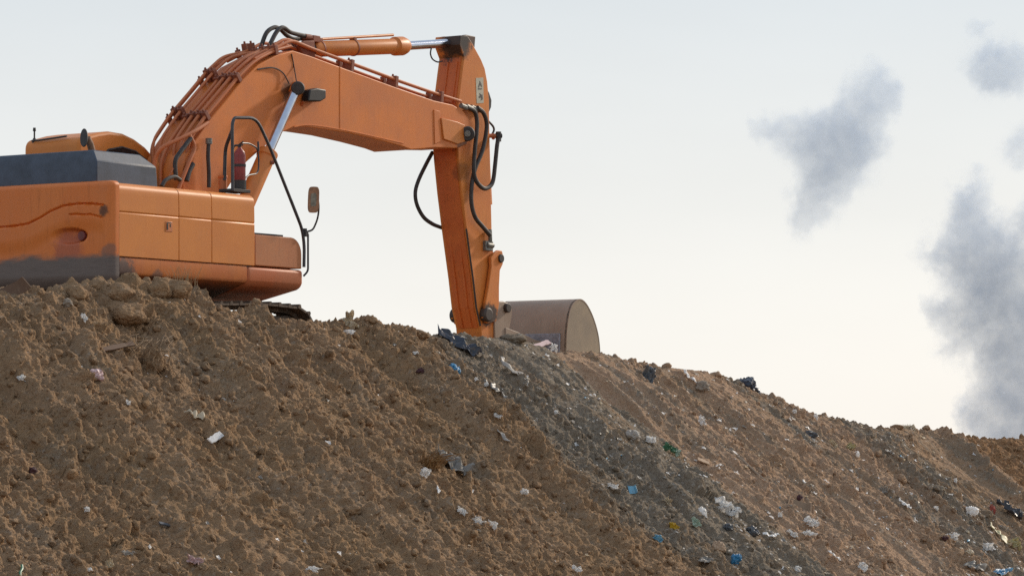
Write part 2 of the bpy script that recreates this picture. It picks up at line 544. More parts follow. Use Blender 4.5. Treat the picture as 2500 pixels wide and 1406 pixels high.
# soil: brown loam, greyer waste fines, paler tan sandy slides, chosen by where each was tipped
def soil_material():
    m = NT('soil')
    at = m.n('ShaderNodeAttribute', attribute_name='soil')
    sep = m.n('ShaderNodeSeparateColor', {0: at.outputs['Color']})
    g, t, r = sep.outputs[0], sep.outputs[1], sep.outputs[2]
    co = m.coord()
    n1 = m.noise(co, 2.2, 7, 0.7)
    n2 = m.noise(co, 13.0, 6, 0.7)
    n3 = m.noise(co, 55.0, 4, 0.7)
    brown = m.mix(m.ramp(n1, 0.32, 0.68), BROWN_A, BROWN_B)
    brown = m.mix(m.math('MULTIPLY', m.ramp(n2, 0.5, 0.72), 0.55), brown, BROWN_C)
    brown = m.mix(m.math('MULTIPLY', m.ramp(n3, 0.5, 0.75), 0.5), brown, BROWN_D)
    tan = m.mix(m.ramp(n2, 0.3, 0.7), TAN_A, TAN_B)
    tan = m.mix(m.math('MULTIPLY', m.ramp(n3, 0.52, 0.75), 0.45), tan, BROWN_D)
    grey = m.mix(m.ramp(n2, 0.3, 0.7), GREY_A, GREY_B)
    grey = m.mix(m.math('MULTIPLY', m.ramp(n3, 0.55, 0.72), 0.6), grey, GREY_C)
    c = m.mix(t, brown, tan)
    c = m.mix(m.math('MULTIPLY', r, 0.85), c, m.mix(m.ramp(n2, 0.3, 0.7), (0.31, 0.170, 0.085, 1), (0.40, 0.230, 0.120, 1)))
    gk = m.ramp(m.math('ADD', g, m.math('MULTIPLY', m.math('SUBTRACT', n2, 0.5), 1.2)), 0.08, 0.95)
    c = m.mix(m.math('MULTIPLY', gk, 0.80), c, grey)
    v = m.n('ShaderNodeTexVoronoi', {'Vector': co, 'Scale': 26.0}).outputs['Color']
    vv = m.n('ShaderNodeSeparateColor', {0: v}).outputs[0]
    c = m.mix(m.math('MULTIPLY', m.ramp(vv, 0.93, 0.97), m.math('ADD', 0.12, m.math('MULTIPLY', g, 0.4))), c, (0.42, 0.39, 0.34, 1))
    wob = m.n('ShaderNodeTexNoise', {'Vector': co, 'Scale': 20.0, 'Detail': 3.0})
    cw = m.n('ShaderNodeVectorMath', {0: co, 1: m.n('ShaderNodeVectorMath', {0: wob.outputs['Color'], 1: (0.03, 0.03, 0.03)}, operation='MULTIPLY').outputs[0]}, operation='ADD').outputs[0]
    v1 = m.n('ShaderNodeTexVoronoi', {'Vector': cw, 'Scale': 20.0}).outputs['Distance']
    v2 = m.n('ShaderNodeTexVoronoi', {'Vector': cw, 'Scale': 46.0}).outputs['Distance']
    b = m.math('ADD', m.math('MULTIPLY', n3, 0.7), m.math('ADD', m.math('MULTIPLY', v1, -0.6), m.math('MULTIPLY', v2, -0.5)))
    pit_shade = m.math('MULTIPLY', m.ramp(m.math('ADD', v1, v2), 0.75, 1.25), 0.2)  # crevice shade put into the colour, darker where the bump sinks
    c = m.mix(pit_shade, c, BROWN_D)
    return m.done(c, 0.97, 0.0, b, 1.0, 0.028, 0.1)


BROWN_A, BROWN_B = (0.262, 0.166, 0.093, 1), (0.370, 0.232, 0.126, 1)
BROWN_C, BROWN_D = (0.44, 0.265, 0.135, 1), (0.128, 0.088, 0.060, 1)
TAN_A, TAN_B = (0.42, 0.272, 0.176, 1), (0.54, 0.36, 0.235, 1)
GREY_A, GREY_B, GREY_C = (0.185, 0.160, 0.126, 1), (0.275, 0.240, 0.190, 1), (0.42, 0.38, 0.32, 1)
SOIL = soil_material()


def axis(segs):
    out = []
    for a, b, st in segs:
        n = max(1, int(round((b - a) / st)))
        out += list(np.linspace(a, b, n, endpoint=False))
    out.append(segs[-1][1])
    return np.array(out)


def graded(a, first, end):
    """distances growing by a fifth at each step, out to the end"""
    out, st, x = [], first, a
    while x < end:
        st *= 1.22
        x += st
        out.append(x)
    return np.array(out)


def surf(u, v):
    """points of the finished surface, lumps pushed out square to the face"""
    Z, E, S = height(u, v, 2, True)
    X, Y = uv_world(u, v)
    nl = np.sqrt(1 + (SLOPE * S) ** 2)
    return X + E * SLOPE * S * CS / nl, Y - E * SLOPE * S * SN / nl, Z + E / nl


def build_ground():
    fu = axis([(-4.0, 0.4, 0.06), (0.4, 7.6, 0.0105), (7.6, 10.5, 0.05)])
    fv = axis([(-18.0, -12.5, 0.06), (-12.5, 25.5, 0.0205), (25.5, 32.0, 0.08)])
    us = np.concatenate([(-graded(4.0, 0.08, 3500))[::-1], fu, graded(10.5, 0.08, 3500)])
    vs = np.concatenate([(-graded(18.0, 0.08, 3500))[::-1], fv, graded(32.0, 0.1, 3500)])
    U, V = np.meshgrid(us, vs, indexing='ij')
    nu, nv = U.shape
    U, V = U.ravel(), V.ravel()
    X, Y, Z = np.empty_like(U), np.empty_like(U), np.empty_like(U)
    for i in range(0, len(U), 200000):
        j = slice(i, i + 200000)
        X[j], Y[j], Z[j] = surf(U[j], V[j])
    idx = np.arange(nu * nv).reshape(nu, nv)
    quads = np.stack([idx[:-1, :-1], idx[1:, :-1], idx[1:, 1:], idx[:-1, 1:]], -1).reshape(-1, 4)
    o = mesh_np('ground', np.stack([X, Y, Z], 1), quads, SOIL)
    g, t, r_ = zones(U, V)
    put_attr(o, g, t, r_)
    tag(o, kind='structure')
    return o


def lump_shapes(n, seed, sub=2, rough=0.28):
    rs = np.random.RandomState(seed)
    out = []
    bm = bmesh.new()
    bmesh.ops.create_icosphere(bm, subdivisions=sub, radius=1.0)
    bm.verts.ensure_lookup_table()
    V0 = np.array([v.co[:] for v in bm.verts])
    T = np.array([[l.index for l in f.verts] for f in bm.faces])
    bm.free()
    for i in range(n):
        o = rs.rand(3) * 50
        d = 1 + rough * (perlin(V0[:, 0] * 1.4 + o[0], V0[:, 1] * 1.4 + V0[:, 2] * 0.9 + o[1], i) + 0.7 * perlin(V0[:, 2] * 2.6 + o[2], V0[:, 0] * 2.6 - V0[:, 1] * 1.7, i + 9)
                           + 0.4 * perlin(V0[:, 1] * 5.5 + o[0], V0[:, 2] * 5.5 + V0[:, 0] * 3 + o[1], i + 19))
        s = 0.75 + 0.5 * rs.rand(3)
        out.append(V0 * d[:, None] * s)
    return out, T


def rand_rot(rs, n):
    qx = rs.randn(n, 4)
    qx /= np.linalg.norm(qx, axis=1)[:, None]
    w, x, y, z = qx.T
    return np.stack([np.stack([1 - 2 * (y * y + z * z), 2 * (x * y - z * w), 2 * (x * z + y * w)], -1),
                     np.stack([2 * (x * y + z * w), 1 - 2 * (x * x + z * z), 2 * (y * z - x * w)], -1),
                     np.stack([2 * (x * z - y * w), 2 * (y * z + x * w), 1 - 2 * (x * x + y * y)], -1)], 1)


def build_clods():
    """loose crumbs and lumps of soil lying all over the slope"""
    rs = np.random.RandomState(5)
    shapes, T = lump_shapes(8, 3, 2, 0.55)
    n = 26000
    u = UC - 0.5 + 7.2 * rs.rand(n)
    v = -12.5 + 38 * rs.rand(n)
    c = cloddy(u, v)
    keep = rs.rand(n) < 0.25 + 0.75 * c
    u, v, c = u[keep], v[keep], c[keep]
    n = len(u)
    r = (0.008 + 0.045 * rs.rand(n) ** 5.0) * (0.6 + 0.6 * c)
    X, Y, Z = surf(u, v)
    Z = Z - r * 0.1
    R = rand_rot(rs, n)
    g, t, _r = zones(u, v)
    vs, fs, gs, ts = [], [], [], []
    base = 0
    k = rs.randint(0, 8, n)
    for s in range(8):
        sel = np.nonzero(k == s)[0]
        P = np.einsum('nij,vj->nvi', R[sel], shapes[s]) * r[sel][:, None, None] + np.stack([X, Y, Z], 1)[sel][:, None, :]
        m = len(shapes[s])
        vs.append(P.reshape(-1, 3))
        fs.append((T[None] + (base + np.arange(len(sel)) * m)[:, None, None]).reshape(-1, 3))
        gs.append(np.repeat(g[sel], m))
        ts.append(np.repeat(t[sel], m))
        base += len(sel) * m
    o = mesh_np('soil_crumbs', np.concatenate(vs), np.concatenate(fs), SOIL)
    put_attr(o, np.concatenate(gs), np.concatenate(ts))
    tag(o, 'loose brown crumbs of soil strewn all over the slope', 'soil', kind='stuff')
    return o


GROUND = build_ground()
CRUMBS = build_clods()
# ------------------------------------------------------------------ excavator
OR_A, OR_B = (0.50, 0.168, 0.042, 1), (0.44, 0.130, 0.034, 1)       # faded orange
RD_A, RD_B = (0.44, 0.105, 0.030, 1), (0.40, 0.118, 0.040, 1)       # redder orange
GREASE = (0.022, 0.018, 0.016, 1)
PRIMER = (0.115, 0.098, 0.090, 1)

P_BODY = paint('body_paint', (0.70, 0.240, 0.044, 1), (0.64, 0.210, 0.040, 1), rust_amt=0.18, rough=0.42, streak=0.25, pale=0.22)
P_PANEL = paint('panel_paint', (0.60, 0.195, 0.075, 1), (0.60, 0.205, 0.060, 1), rust_amt=0.4, rough=0.42, streak=0.25, pale=0.4)
P_CAB = paint('cab_paint', (0.66, 0.215, 0.035, 1), (0.60, 0.185, 0.03, 1), rust_amt=0.1, rough=0.45, streak=0.25)
P_SILL = paint('sill_paint', (0.58, 0.165, 0.050, 1), (0.62, 0.195, 0.048, 1), rust_amt=0.4, rough=0.5, pale=0.5,
               spots=[(q(0.30, 0.0, 2.75), 0.28, PRIMER, 0.9), (q(1.0, 0.0, 2.72), 0.16, PRIMER, 0.7)],
               mud=(1.15, 1.38, (0.045, 0.036, 0.030, 1), 0.85))
P_CW = paint('counterweight_paint', (0.68, 0.175, 0.028, 1), (0.70, 0.200, 0.040, 1), rust_amt=0.35, rough=0.4, pale=0.3,
             spots=[(q(0.0, 0.05, 3.06), 0.16, PRIMER, 0.6), (q(0.0, 0.75, 3.12), 0.34, (0.36, 0.085, 0.05, 1), 0.7), (q(0, 0.13, 3.62), 0.1, GREASE, 0.8)],
             mud=(1.51, 1.62, PRIMER, 0.97))
_st = [(pp(1112, 105, 1.4), 0.34, GREASE, 0.95), (pp(1140, 95, 1.25), 0.20, GREASE, 0.7), (pp(1105, 140, 1.6), 0.26, GREASE, 0.85), (pp(1188, 768, 1.25), 0.24, GREASE, 0.95),
       (pp(1145, 330, 1.13), 0.20, GREASE, 0.75), (pp(1110, 362, 1.2), 0.22, (0.05, 0.03, 0.02, 1), 0.6), (pp(1130, 420, 1.25), 0.2, GREASE, 0.4)]
P_STICK = paint('stick_paint', (0.70, 0.225, 0.036, 1), (0.63, 0.185, 0.034, 1), rust_amt=0.45, rough=0.5, streak=0.6, spots=_st, pale=0.25,
                mud=(0.55, 0.95, (0.12, 0.065, 0.04, 1), 0.75))
P_STICKR = paint('stick_rear_paint', (0.66, 0.155, 0.028, 1), (0.58, 0.122, 0.025, 1), rust_amt=0.6, rough=0.5, streak=0.8, spots=_st, pale=0.2)
P_BOOM = paint('boom_paint', (0.72, 0.205, 0.032, 1), (0.60, 0.175, 0.042, 1), rust_amt=0.3, rough=0.48, streak=0.4, pale=0.4,
               spots=[(pp(1128, 352, 1.13), 0.20, GREASE, 0.7), (pp(705, 225, 1.13), 0.22, (0.06, 0.035, 0.025, 1), 0.75)])  # the dark brown spot by the rod eye is shade put into the colour
P_PIPE = paint('pipe_paint', (0.54, 0.150, 0.048, 1), (0.50, 0.160, 0.060, 1), rust_amt=0.35, rough=0.5, pale=0.4)
P_CYL = paint('cylinder_paint', (0.66, 0.225, 0.045, 1), (0.60, 0.190, 0.042, 1), rust_amt=0.25, rough=0.42, pale=0.4,
              spots=[(pp(757, 112, 1.5), 0.12, GREASE, 0.7)])
M_COVER = simple('cover_grey', (0.050, 0.067, 0.098, 1), 0.6, var=0.25, scale=4)
M_DARK = simple('dark_steel', (0.042, 0.036, 0.034, 1), 0.6)
M_RUBBER = simple('hose_rubber', (0.042, 0.034, 0.031, 1), 0.6)
M_RAIL = simple('rail_steel', (0.060, 0.060, 0.066, 1), 0.45, 0.3)
M_CHROME = simple('chrome', (0.55, 0.58, 0.66, 1), 0.16, 1.0, var=0.1)
M_GLASS = simple('cab_glass', (0.015, 0.017, 0.018, 1), 0.06, var=0.1, bstr=0.0)
M_MIRROR = simple('mirror_back', (0.33, 0.165, 0.085, 1), 0.35)
M_MGLASS = simple('mirror_glass', (0.20, 0.19, 0.16, 1), 0.22, 0.6, bstr=0)
M_RED = simple('extinguisher_red', (0.28, 0.034, 0.028, 1), 0.4, var=0.2)
M_BUCKET = paint('bucket_steel', (0.30, 0.212, 0.152, 1), (0.36, 0.265, 0.195, 1), rust=(0.15, 0.08, 0.055, 1), rust_amt=0.5, rough=0.5, streak=0.4, pale=0.5)
M_PLATE = paint('bucket_side_steel', (0.38, 0.290, 0.190, 1), (0.29, 0.225, 0.16, 1), rust=(0.20, 0.13, 0.08, 1), rust_amt=0.35, rough=0.55, streak=0.4, pale=0.4)
M_WEAR = simple('worn_steel', (0.25, 0.25, 0.28, 1), 0.42, 0.2)
M_GREASY = paint('greasy_iron', (0.060, 0.042, 0.034, 1), (0.040, 0.034, 0.031, 1), rust=(0.10, 0.05, 0.03, 1), rust_amt=0.7, rough=0.55, pale=0.3)
M_TRACK = simple('track_steel', (0.115, 0.078, 0.052, 1), 0.8, 0.1, var=0.5, bstr=0.6)
M_LABEL = simple('label_white', (0.50, 0.47, 0.36, 1), 0.5, var=0.15)
M_INK = simple('label_ink', (0.10, 0.09, 0.08, 1), 0.6)
M_LOCK = simple('lock_black', (0.015, 0.013, 0.013, 1), 0.5)
M_CLAMP = paint('clamp_paint', (0.30, 0.085, 0.040, 1), (0.22, 0.075, 0.045, 1), rust_amt=0.6, rough=0.6)
M_HOLE = simple('hole_plug_red', (0.16, 0.030, 0.026, 1), 0.5)
M_FITTING = simple('fitting_steel', (0.19, 0.185, 0.165, 1), 0.5, 0.4, var=0.5, scale=30)

X = empty('excavator', ROOT_LOC, -TH)
tag(X, 'weathered orange tracked excavator standing behind the crest with its arm reaching down', 'excavator')


def circle(cx, cz, r, n=24, a0=0.0, a1=2 * math.pi):
    return [(cx + r * math.cos(a0 + (a1 - a0) * i / n), cz + r * math.sin(a0 + (a1 - a0) * i / n)) for i in range(n + (0 if a1 - a0 >= 6.28 else 1))]


def arc(cx, cz, r, d0, d1, n=6):
    return [(cx + r * math.cos(math.radians(d0 + (d1 - d0) * i / n)), cz + r * math.sin(math.radians(d0 + (d1 - d0) * i / n))) for i in range(n + 1)]


# --- counterweight: one cast shell, its rear face sculpted with a step, grooves and a lifting recess
def dist_poly(a, b, pts):
    d = np.full(a.shape, 9.0)
    for (x0, y0), (x1, y1) in zip(pts[:-1], pts[1:]):
        dx, dy = x1 - x0, y1 - y0
        t = np.clip(((a - x0) * dx + (b - y0) * dy) / (dx * dx + dy * dy), 0, 1)
        d = np.minimum(d, np.hypot(a - x0 - t * dx, b - y0 - t * dy))
    return d


def counterweight():
    curve = [lz(*p) for p in [(252, 501), (225, 498), (195, 498), (160, 503), (130, 516), (105, 532), (75, 547), (40, 553), (0, 556), (-200, 558), (-330, 560)]]
    curve2 = [lz(*p) for p in [(250, 531), (225, 524), (175, 524)]]
    rec = lz(172, 577)
    hole = lz(200, 576)
    path = [(0.175, 0.0), (0.15, 0.0)]
    path += [(0.11 - 0.11 * math.sin(a), 0.11 - 0.11 * math.cos(a)) for a in np.linspace(0, math.pi / 2, 10)]
    path += [(-0.05 * math.sin(math.pi * (L - 0.11) / 2.78), L) for L in np.linspace(0.13, 2.87, 260)]
    path += [(0.11 - 0.11 * math.cos(a), 2.89 + 0.11 * math.sin(a)) for a in np.linspace(0, math.pi / 2, 10)]
    path += [(0.15, 3.0), (0.175, 3.0)]
    path = np.array(path)
    z0, z1 = 2.58, 4.045
    zs = np.concatenate([[z0], np.linspace(z0 + 0.01, z1 - 0.07, 120), z1 - 0.07 + 0.07 * np.sin(np.linspace(0.12, math.pi / 2, 8))])
    T = np.repeat(path[:, 0][:, None], len(zs), 1)
    Lm = np.repeat(path[:, 1][:, None], len(zs), 1)
    Z = np.repeat(zs[None], len(path), 0)
    cz = np.interp(Lm, [p[0] for p in curve], [p[1] for p in curve])
    rear = sstep(0.10, 0.16, Lm) * (1 - sstep(2.8, 2.9, Lm))
    d = np.zeros_like(T)
    d -= 0.022 * sstep(0.0, 0.015, cz - Z) * (1 - sstep(0.18, 0.42, cz - Z))
    d += 0.034 * (1 - sstep(0.006, 0.020, dist_poly(Lm, Z, curve)))
    d += 0.026 * (1 - sstep(0.004, 0.016, dist_poly(Lm, Z, curve2)))
    e = np.hypot((Lm - rec[0]) / 0.36, (Z - rec[1]) / 0.125)
    d += 0.10 * (1 - sstep(0.55, 1.0, e)) * sstep(0.48, -0.3, (Lm - rec[0]))
    e2 = np.hypot(Lm - hole[0], Z - hole[1])
    d += 0.02 * (1 - sstep(0.075, 0.09, e2))
    d *= rear
    low = np.clip((2.76 - Z) / 0.18, 0, 1)
    d += 0.07 * low ** 2
    top = np.clip((Z - (z1 - 0.07)) / 0.07, 0, 1)
    d += 0.07 * (1 - np.sqrt(1 - top ** 2 * 0.999))
    # inward direction of the plan outline
    tg = np.gradient(path, axis=0)
    nx, ny = -tg[:, 1], tg[:, 0]
    ln = np.hypot(nx, ny)
    nx, ny = nx / ln, ny / ln
    sgn = np.where((0.8 - path[:, 0]) * nx + (1.5 - path[:, 1]) * ny > 0, 1, -1)
    T = T + d * (nx * sgn)[:, None]
    Lm = Lm + d * (ny * sgn)[:, None]
    m = MB()
    na, nz = T.shape
    vs = [q(T[i, j], Lm[i, j], Z[i, j]) for i in range(na) for j in range(nz)]
    fs = [(i * nz + j, (i + 1) * nz + j, (i + 1) * nz + j + 1, i * nz + j + 1) for i in range(na - 1) for j in range(nz - 1)]
    fs.append(tuple(i * nz + nz - 1 for i in range(na)))
    fs.append(tuple(i * nz for i in range(na)))
    fs += [tuple([(na - 1) * nz + j for j in range(nz)] + [j for j in range(nz - 1, -1, -1)])]
    m.add(vs, fs)
    o = m.build('counterweight', P_CW, X, angle=50)
    c = MB().cyl(q(0.02, hole[0], hole[1]), q(-0.018, hole[0], hole[1]), 0.072, 0.064)
    c.build('hole_plug', M_HOLE, o, 0.006)
    return o


counterweight()

# --- hood side: separate doors and panels with open gaps, over a dark inner frame
prof = [(0.0, 3.005), (0.0, 3.60), (0.012, 3.615), (0.0, 3.63), (0.004, 3.86)] + arc(0.115, 3.915, 0.11, 180, 90, 6) + [(0.5, 4.04), (1.3, 4.045), (1.3, 3.005)]
panels = [('corner_panel', 0.18, tz(290, 560, 0)[0] - 0.004, P_PANEL), ('side_door', tz(290, 560, 0)[0] + 0.004, tz(437, 560, 0)[0] - 0.005, P_BODY),
          ('side_door', tz(437, 560, 0)[0] + 0.005, tz(517, 560, 0)[0] - 0.004, P_BODY), ('side_panel', tz(517, 560, 0)[0] + 0.004, tz(622, 560, 0)[0], P_BODY)]
for i, (nm, a, b, mt) in enumerate(panels):
    o = MB().long(prof, a, b).build(nm, mt, X, 0.006)
    if i == 3:
        o.modifiers['bevel'].width = 0.02
    if i == 1:
        t0, z0_ = tz(406, 553, 0)
        MB().box(t0 - 0.02, t0 + 0.13, -0.006, 0.02, z0_ - 0.07, z0_ + 0.07).build('latch_plate', P_PANEL, o, 0.004)
        MB().box(t0, t0 + 0.03, -0.012, 0.02, z0_ - 0.045, z0_ + 0.045).box(t0, t0 + 0.10, -0.010, 0.02, z0_ + 0.05, z0_ + 0.062).box(t0 + 0.07, t0 + 0.09, -0.010, 0.02, z0_ - 0.005, z0_ + 0.04).build('latch', M_LOCK, o, 0.003)
MB().box(0.2, 3.1, 0.03, 2.97, 2.9, 3.99).build('engine_bay', M_DARK, X, 0.01)
sill = [(0.012, 2.995), (0.012, 2.80), (0.03, 2.76), (0.10, 2.735), (0.75, 2.52), (2.25, 2.52), (2.9, 2.735), (2.97, 2.76), (2.99, 2.80), (2.99, 2.995)]
tf = tz(741, 650, 0)[0]
s = MB().long(sill, 0.19, tz(605, 660, 0)[0] - 0.003).build('deck_sill', P_SILL, X, 0.012)
sill2 = [(0.004, 2.995), (0.004, 2.80), (0.03, 2.74), (0.10, 2.70), (0.75, 2.56), (2.25, 2.56), (2.9, 2.70), (2.99, 2.80), (2.99, 2.995)]
MB().long(sill2, tz(605, 660, 0)[0] + 0.003, tf).build('front_deck', paint('deck_paint', (0.54, 0.150, 0.055, 1), (0.50, 0.165, 0.070, 1), rust_amt=0.4, rough=0.5, pale=0.45), X, 0.05, seg=3)
t3, tbx = tz(624, 600, 0)[0], tz(738, 600, 0)[0]
bz0, bz1 = 3.01, 3.46
MB().prism([(t3, bz0), (tbx, bz0), (tbx, bz1 - 0.24)] + arc(tbx - 0.24, bz1 - 0.24, 0.24, 0, 90, 6)[1:] + [(t3, bz1)], 0.01, 1.0).build('tool_box', paint('box_paint', (0.52, 0.190, 0.070, 1), (0.46, 0.165, 0.065, 1), rust_amt=0.2, rough=0.5, pale=0.5), X, 0.015)
MB().box(t3 + 0.02, tz(698, 573, 0)[0], 0.05, 0.9, bz1 + 0.002, bz1 + 0.03).build('step_plate', M_DARK, X, 0.006)
MB().box(3.15, 4.0, 1.05, 1.12, 3.0, 3.5).box(3.15, 4.1, 1.9, 2.97, 2.99, 3.05).build('deck_plate', M_DARK, X, 0.01)

# --- grey cover over the engine
hull = []
zb = 4.02
for t, L, z in [(0.08, 0.33, zb), (1.38, 0.33, zb), (0.08, 2.9, zb), (1.38, 2.9, zb), (0.09, 0.34, 4.33), (1.36, 0.34, 4.33), (0.09, 2.88, 4.33), (1.36, 2.88, 4.33),
                (0.15, 0.46, 4.49), (1.14, 0.46, 4.49), (0.15, 2.76, 4.49), (1.14, 2.76, 4.49)]:
    hull.append(q(t, L, z))
bm = bmesh.new()
for p in hull: bm.verts.new(p)
bmesh.ops.convex_hull(bm, input=bm.verts)
bmesh.ops.dissolve_limit(bm, angle_limit=0.02, verts=bm.verts, edges=bm.edges)
m = MB()
bm.verts.index_update()
m.add([v.co[:] for v in bm.verts], [[v.index for v in f.verts] for f in bm.faces])
bm.free()
m.build('engine_cover', M_COVER, X, 0.018)

# --- exhaust stack: oval cut mouth turned to the rear
e0 = pp(222, 375, 1.15)
e1 = pp(208, 338, 1.15)
o = MB().tube([pp(228, 380, 1.15), pp(220, 352, 1.15), pp(213, 338, 1.15)], 0.05, 16).build('exhaust_pipe', simple('exhaust_rust', (0.22, 0.12, 0.07, 1), 0.7), X)
ax = Vector((0.25, -1.0, 0.25)).normalized()
c = pp(204, 336, 1.15)
bmv, bmf = [], []
u_ = Vector((1, 0, 0)); w_ = Vector((-0.12, 0.2, 1)).normalized()
for s_ in (0, 1):
    for k in range(20):
        a = 2 * math.pi * k / 20
        bmv.append(c + ax * (0.03 * s_ - 0.03) + u_ * 0.068 * math.cos(a) + w_ * 0.135 * math.sin(a))
bmf = [tuple(range(20)), tuple(range(39, 19, -1))] + [(k, (k + 1) % 20, 20 + (k + 1) % 20, 20 + k) for k in range(20)]
MB().add(bmv, bmf).build('exhaust_flap', M_DARK, X, 0.006)

# --- cab
cabm = [tz(60, 372, 3.0)]
ct0 = 1.52
roof = [(ct0, 2.99), (ct0, 4.72)] + arc(ct0 + 0.14, 4.72, 0.14, 180, 95, 5)[1:] + [(1.95, 4.935), (2.2, 4.975), (2.5, 4.965), (2.75, 4.905), (3.0, 4.80), (3.18, 4.68), (3.27, 4.5), (3.42, 3.9), (3.42, 2.99)]
cab = MB().prism(roof, 1.93, 2.99).build('cab', P_CAB, X, 0.05, seg=3)
win = [(2.02, 3.6), (2.02, 4.58), (2.15, 4.70), (2.45, 4.76), (2.75, 4.72), (3.0, 4.60), (3.14, 4.45), (3.28, 3.9), (3.28, 3.6)]
w = MB().prism(win, 1.922, 1.96).build('side_window', M_GLASS, cab)
fr = MB()
for a, b in zip(win[:-1], win[1:]):
    fr.tube([q(a[0], 1.922, a[1]), q(b[0], 1.922, b[1])], 0.016, 8)
fr.build('window_frame', M_DARK, w)
MB().box(1.515, 1.55, 2.1, 2.85, 3.7, 4.62).build('rear_window', M_GLASS, cab)
bl = [(2.0, 4.8), (2.3, 4.86), (2.3, 4.88), (2.0, 4.82)]
b0 = pp(84, 346, 2.85)
a_ = MB().tube([b0 + Vector((0, 0, -0.02)), b0 + Vector((0, 0, 0.18))], 0.012, 8)
a_.cyl(b0 + Vector((0, 0, 0.15)), b0 + Vector((0, 0, 0.20)), 0.024, 0.02, 12)
a_.cyl(b0 + Vector((0, 0, -0.05)), b0 + Vector((0, 0, 0.05)), 0.05, 0.02, 12)
a_.build('antenna', M_DARK, cab)
MB().tube([pp(78, 344, 2.85), pp(95, 343, 2.7), pp(163, 333, 2.2)], 0.014, 8).build('wiper_arm', M_DARK, cab)
p_ = pp(229, 329, 2.2)
MB().cyl(p_ + Vector((0, 0, -.03)), p_ + Vector((0, 0, 0.02)), 0.015, n=8).build('roof_bolt', M_DARK, cab)

# --- boom
near, farL = 1.13, 1.87
out = [(452, 520), (446, 450), (446, 412), (455, 380), (476, 344), (506, 300), (550, 248), (594, 194), (632, 158), (678, 134), (716, 124), (760, 138), (850, 171), (970, 215),
       (1060, 246), (1105, 256), (1132, 272), (1150, 298), (1156, 328), (1146, 350), (1118, 362), (1060, 361), (1030, 364), (1004, 366), (980, 357), (920, 341), (850, 325), (790, 316), (745, 310), (718, 310), (702, 318),
       (687, 324), (668, 340), (646, 358), (622, 378), (602, 396), (578, 425), (556, 460), (535, 520)]
bo = trace(out, near)
boom = MB().prism(bo, near, farL).build('boom', P_BOOM, X, 0.014)
boss = trace([(1078, 288), (1118, 298), (1136, 306), (1136, 346), (1118, 352), (1084, 340)], near - 0.03)
MB().prism(boss, near - 0.03, near + 0.01).build('end_plate', P_CYL, boom, 0.01)
frame = trace([(1060, 268), (1074, 272), (1078, 345), (1062, 352)], near - 0.012)
MB().prism(frame, near - 0.012, near + 0.01).build('weld_strip', P_BOOM, boom, 0.006)
wl = MB()
wl.tube([pp(830, 164, near - 0.001), pp(830, 318, near - 0.001)], 0.006, 6)
wl.tube(smooth_path([pp(718, 310, near), pp(760, 306, near), pp(850, 320, near), pp(985, 350, near)]), 0.010, 6)
wl.build('weld_seam', P_BOOM, boom)
pc = pp(1141, 327, near)
MB().cyl(pp(1141, 327, near + 0.02), pp(1141, 327, near - 0.075), 0.125, 0.115).build('boom_pin', M_DARK, X, 0.015)
MB().cyl(pp(1141, 327, near - 0.06), pp(1141, 327, near - 0.09), 0.055, n=8).build('pin_bolt', M_FITTING, X, 0.005)

# head of the boom cylinders, lamp
MB().cyl(pp(724, 215, 1.87 + 0.16), pp(724, 215, 0.93), 0.085).build('cylinder_pin', M_DARK, X, 0.01)
MB().cyl(pp(727, 216, 0.95), pp(727, 216, 0.89), 0.108, 0.098).build('pin_cover', M_DARK, X, 0.015)
lp = pp(768, 232, 1.03)
lamp = MB().prism(trace([(750, 220), (768, 216), (789, 220), (789, 241), (776, 249), (745, 248)], 1.03), 0.97, 1.11).build('work_lamp', M_LOCK, X, 0.02, seg=3)
MB().prism(trace([(786, 224), (790, 225), (787, 241), (783, 242)], 0.99), 0.985, 1.095).build('lens', simple('lens_glass', (0.18, 0.16, 0.14, 1), 0.1), lamp)
MB().tube([pp(736, 258, 1.13), pp(740, 250, 1.08), pp(756, 240, 1.05)], 0.022, 8).build('bracket', P_PIPE, lamp)
cb = MB()
cb.tube(smooth_path([pp(628, 170, 1.125), pp(665, 166, 1.11), pp(690, 178, 1.11), pp(706, 205, 1.08)]), 0.011, 6)
cb.tube(smooth_path([pp(712, 132, 1.12), pp(718, 165, 1.12), pp(724, 200, 1.0)]), 0.009, 6)
cb.build('lamp_cable', M_RUBBER, boom)


# boom cylinders on both sides
for L in (0.99, 2.01):
    a = Vector(pp(724, 215, 0.99)); b = Vector(pp(655, 372, 0.99)); c = Vector(pp(590, 520, 0.99))
    sh = Vector((0.99 - L, 0, 0))
    d = (c - a).normalized()
    br = MB()
    br.tube([b + sh - d * 0.02, b + sh, b + sh + d * 0.10, b + sh + d * 0.11, c + sh + d * 0.3], 0.13, 28, radii=[0.10, 0.155, 0.155, 0.135, 0.135])
    o = br.build('boom_cylinder', P_CYL, X, 0.008)
    MB().tube([a + sh, b + sh], 0.072, 24).build('piston_rod', M_CHROME, o)
    MB().tube([a + sh - d * 0.05, a + sh + d * 0.10], 0.095, 20).build('rod_eye', P_STICK, o, 0.01)
    if L < 1.5:
        MB().tube([b + sh + d * 0.2 + Vector((0.13, 0, 0)), b + sh + d * 0.2 + Vector((0.17, 0.04, 0))], 0.03, 8).build('port_block', M_CLAMP, o)

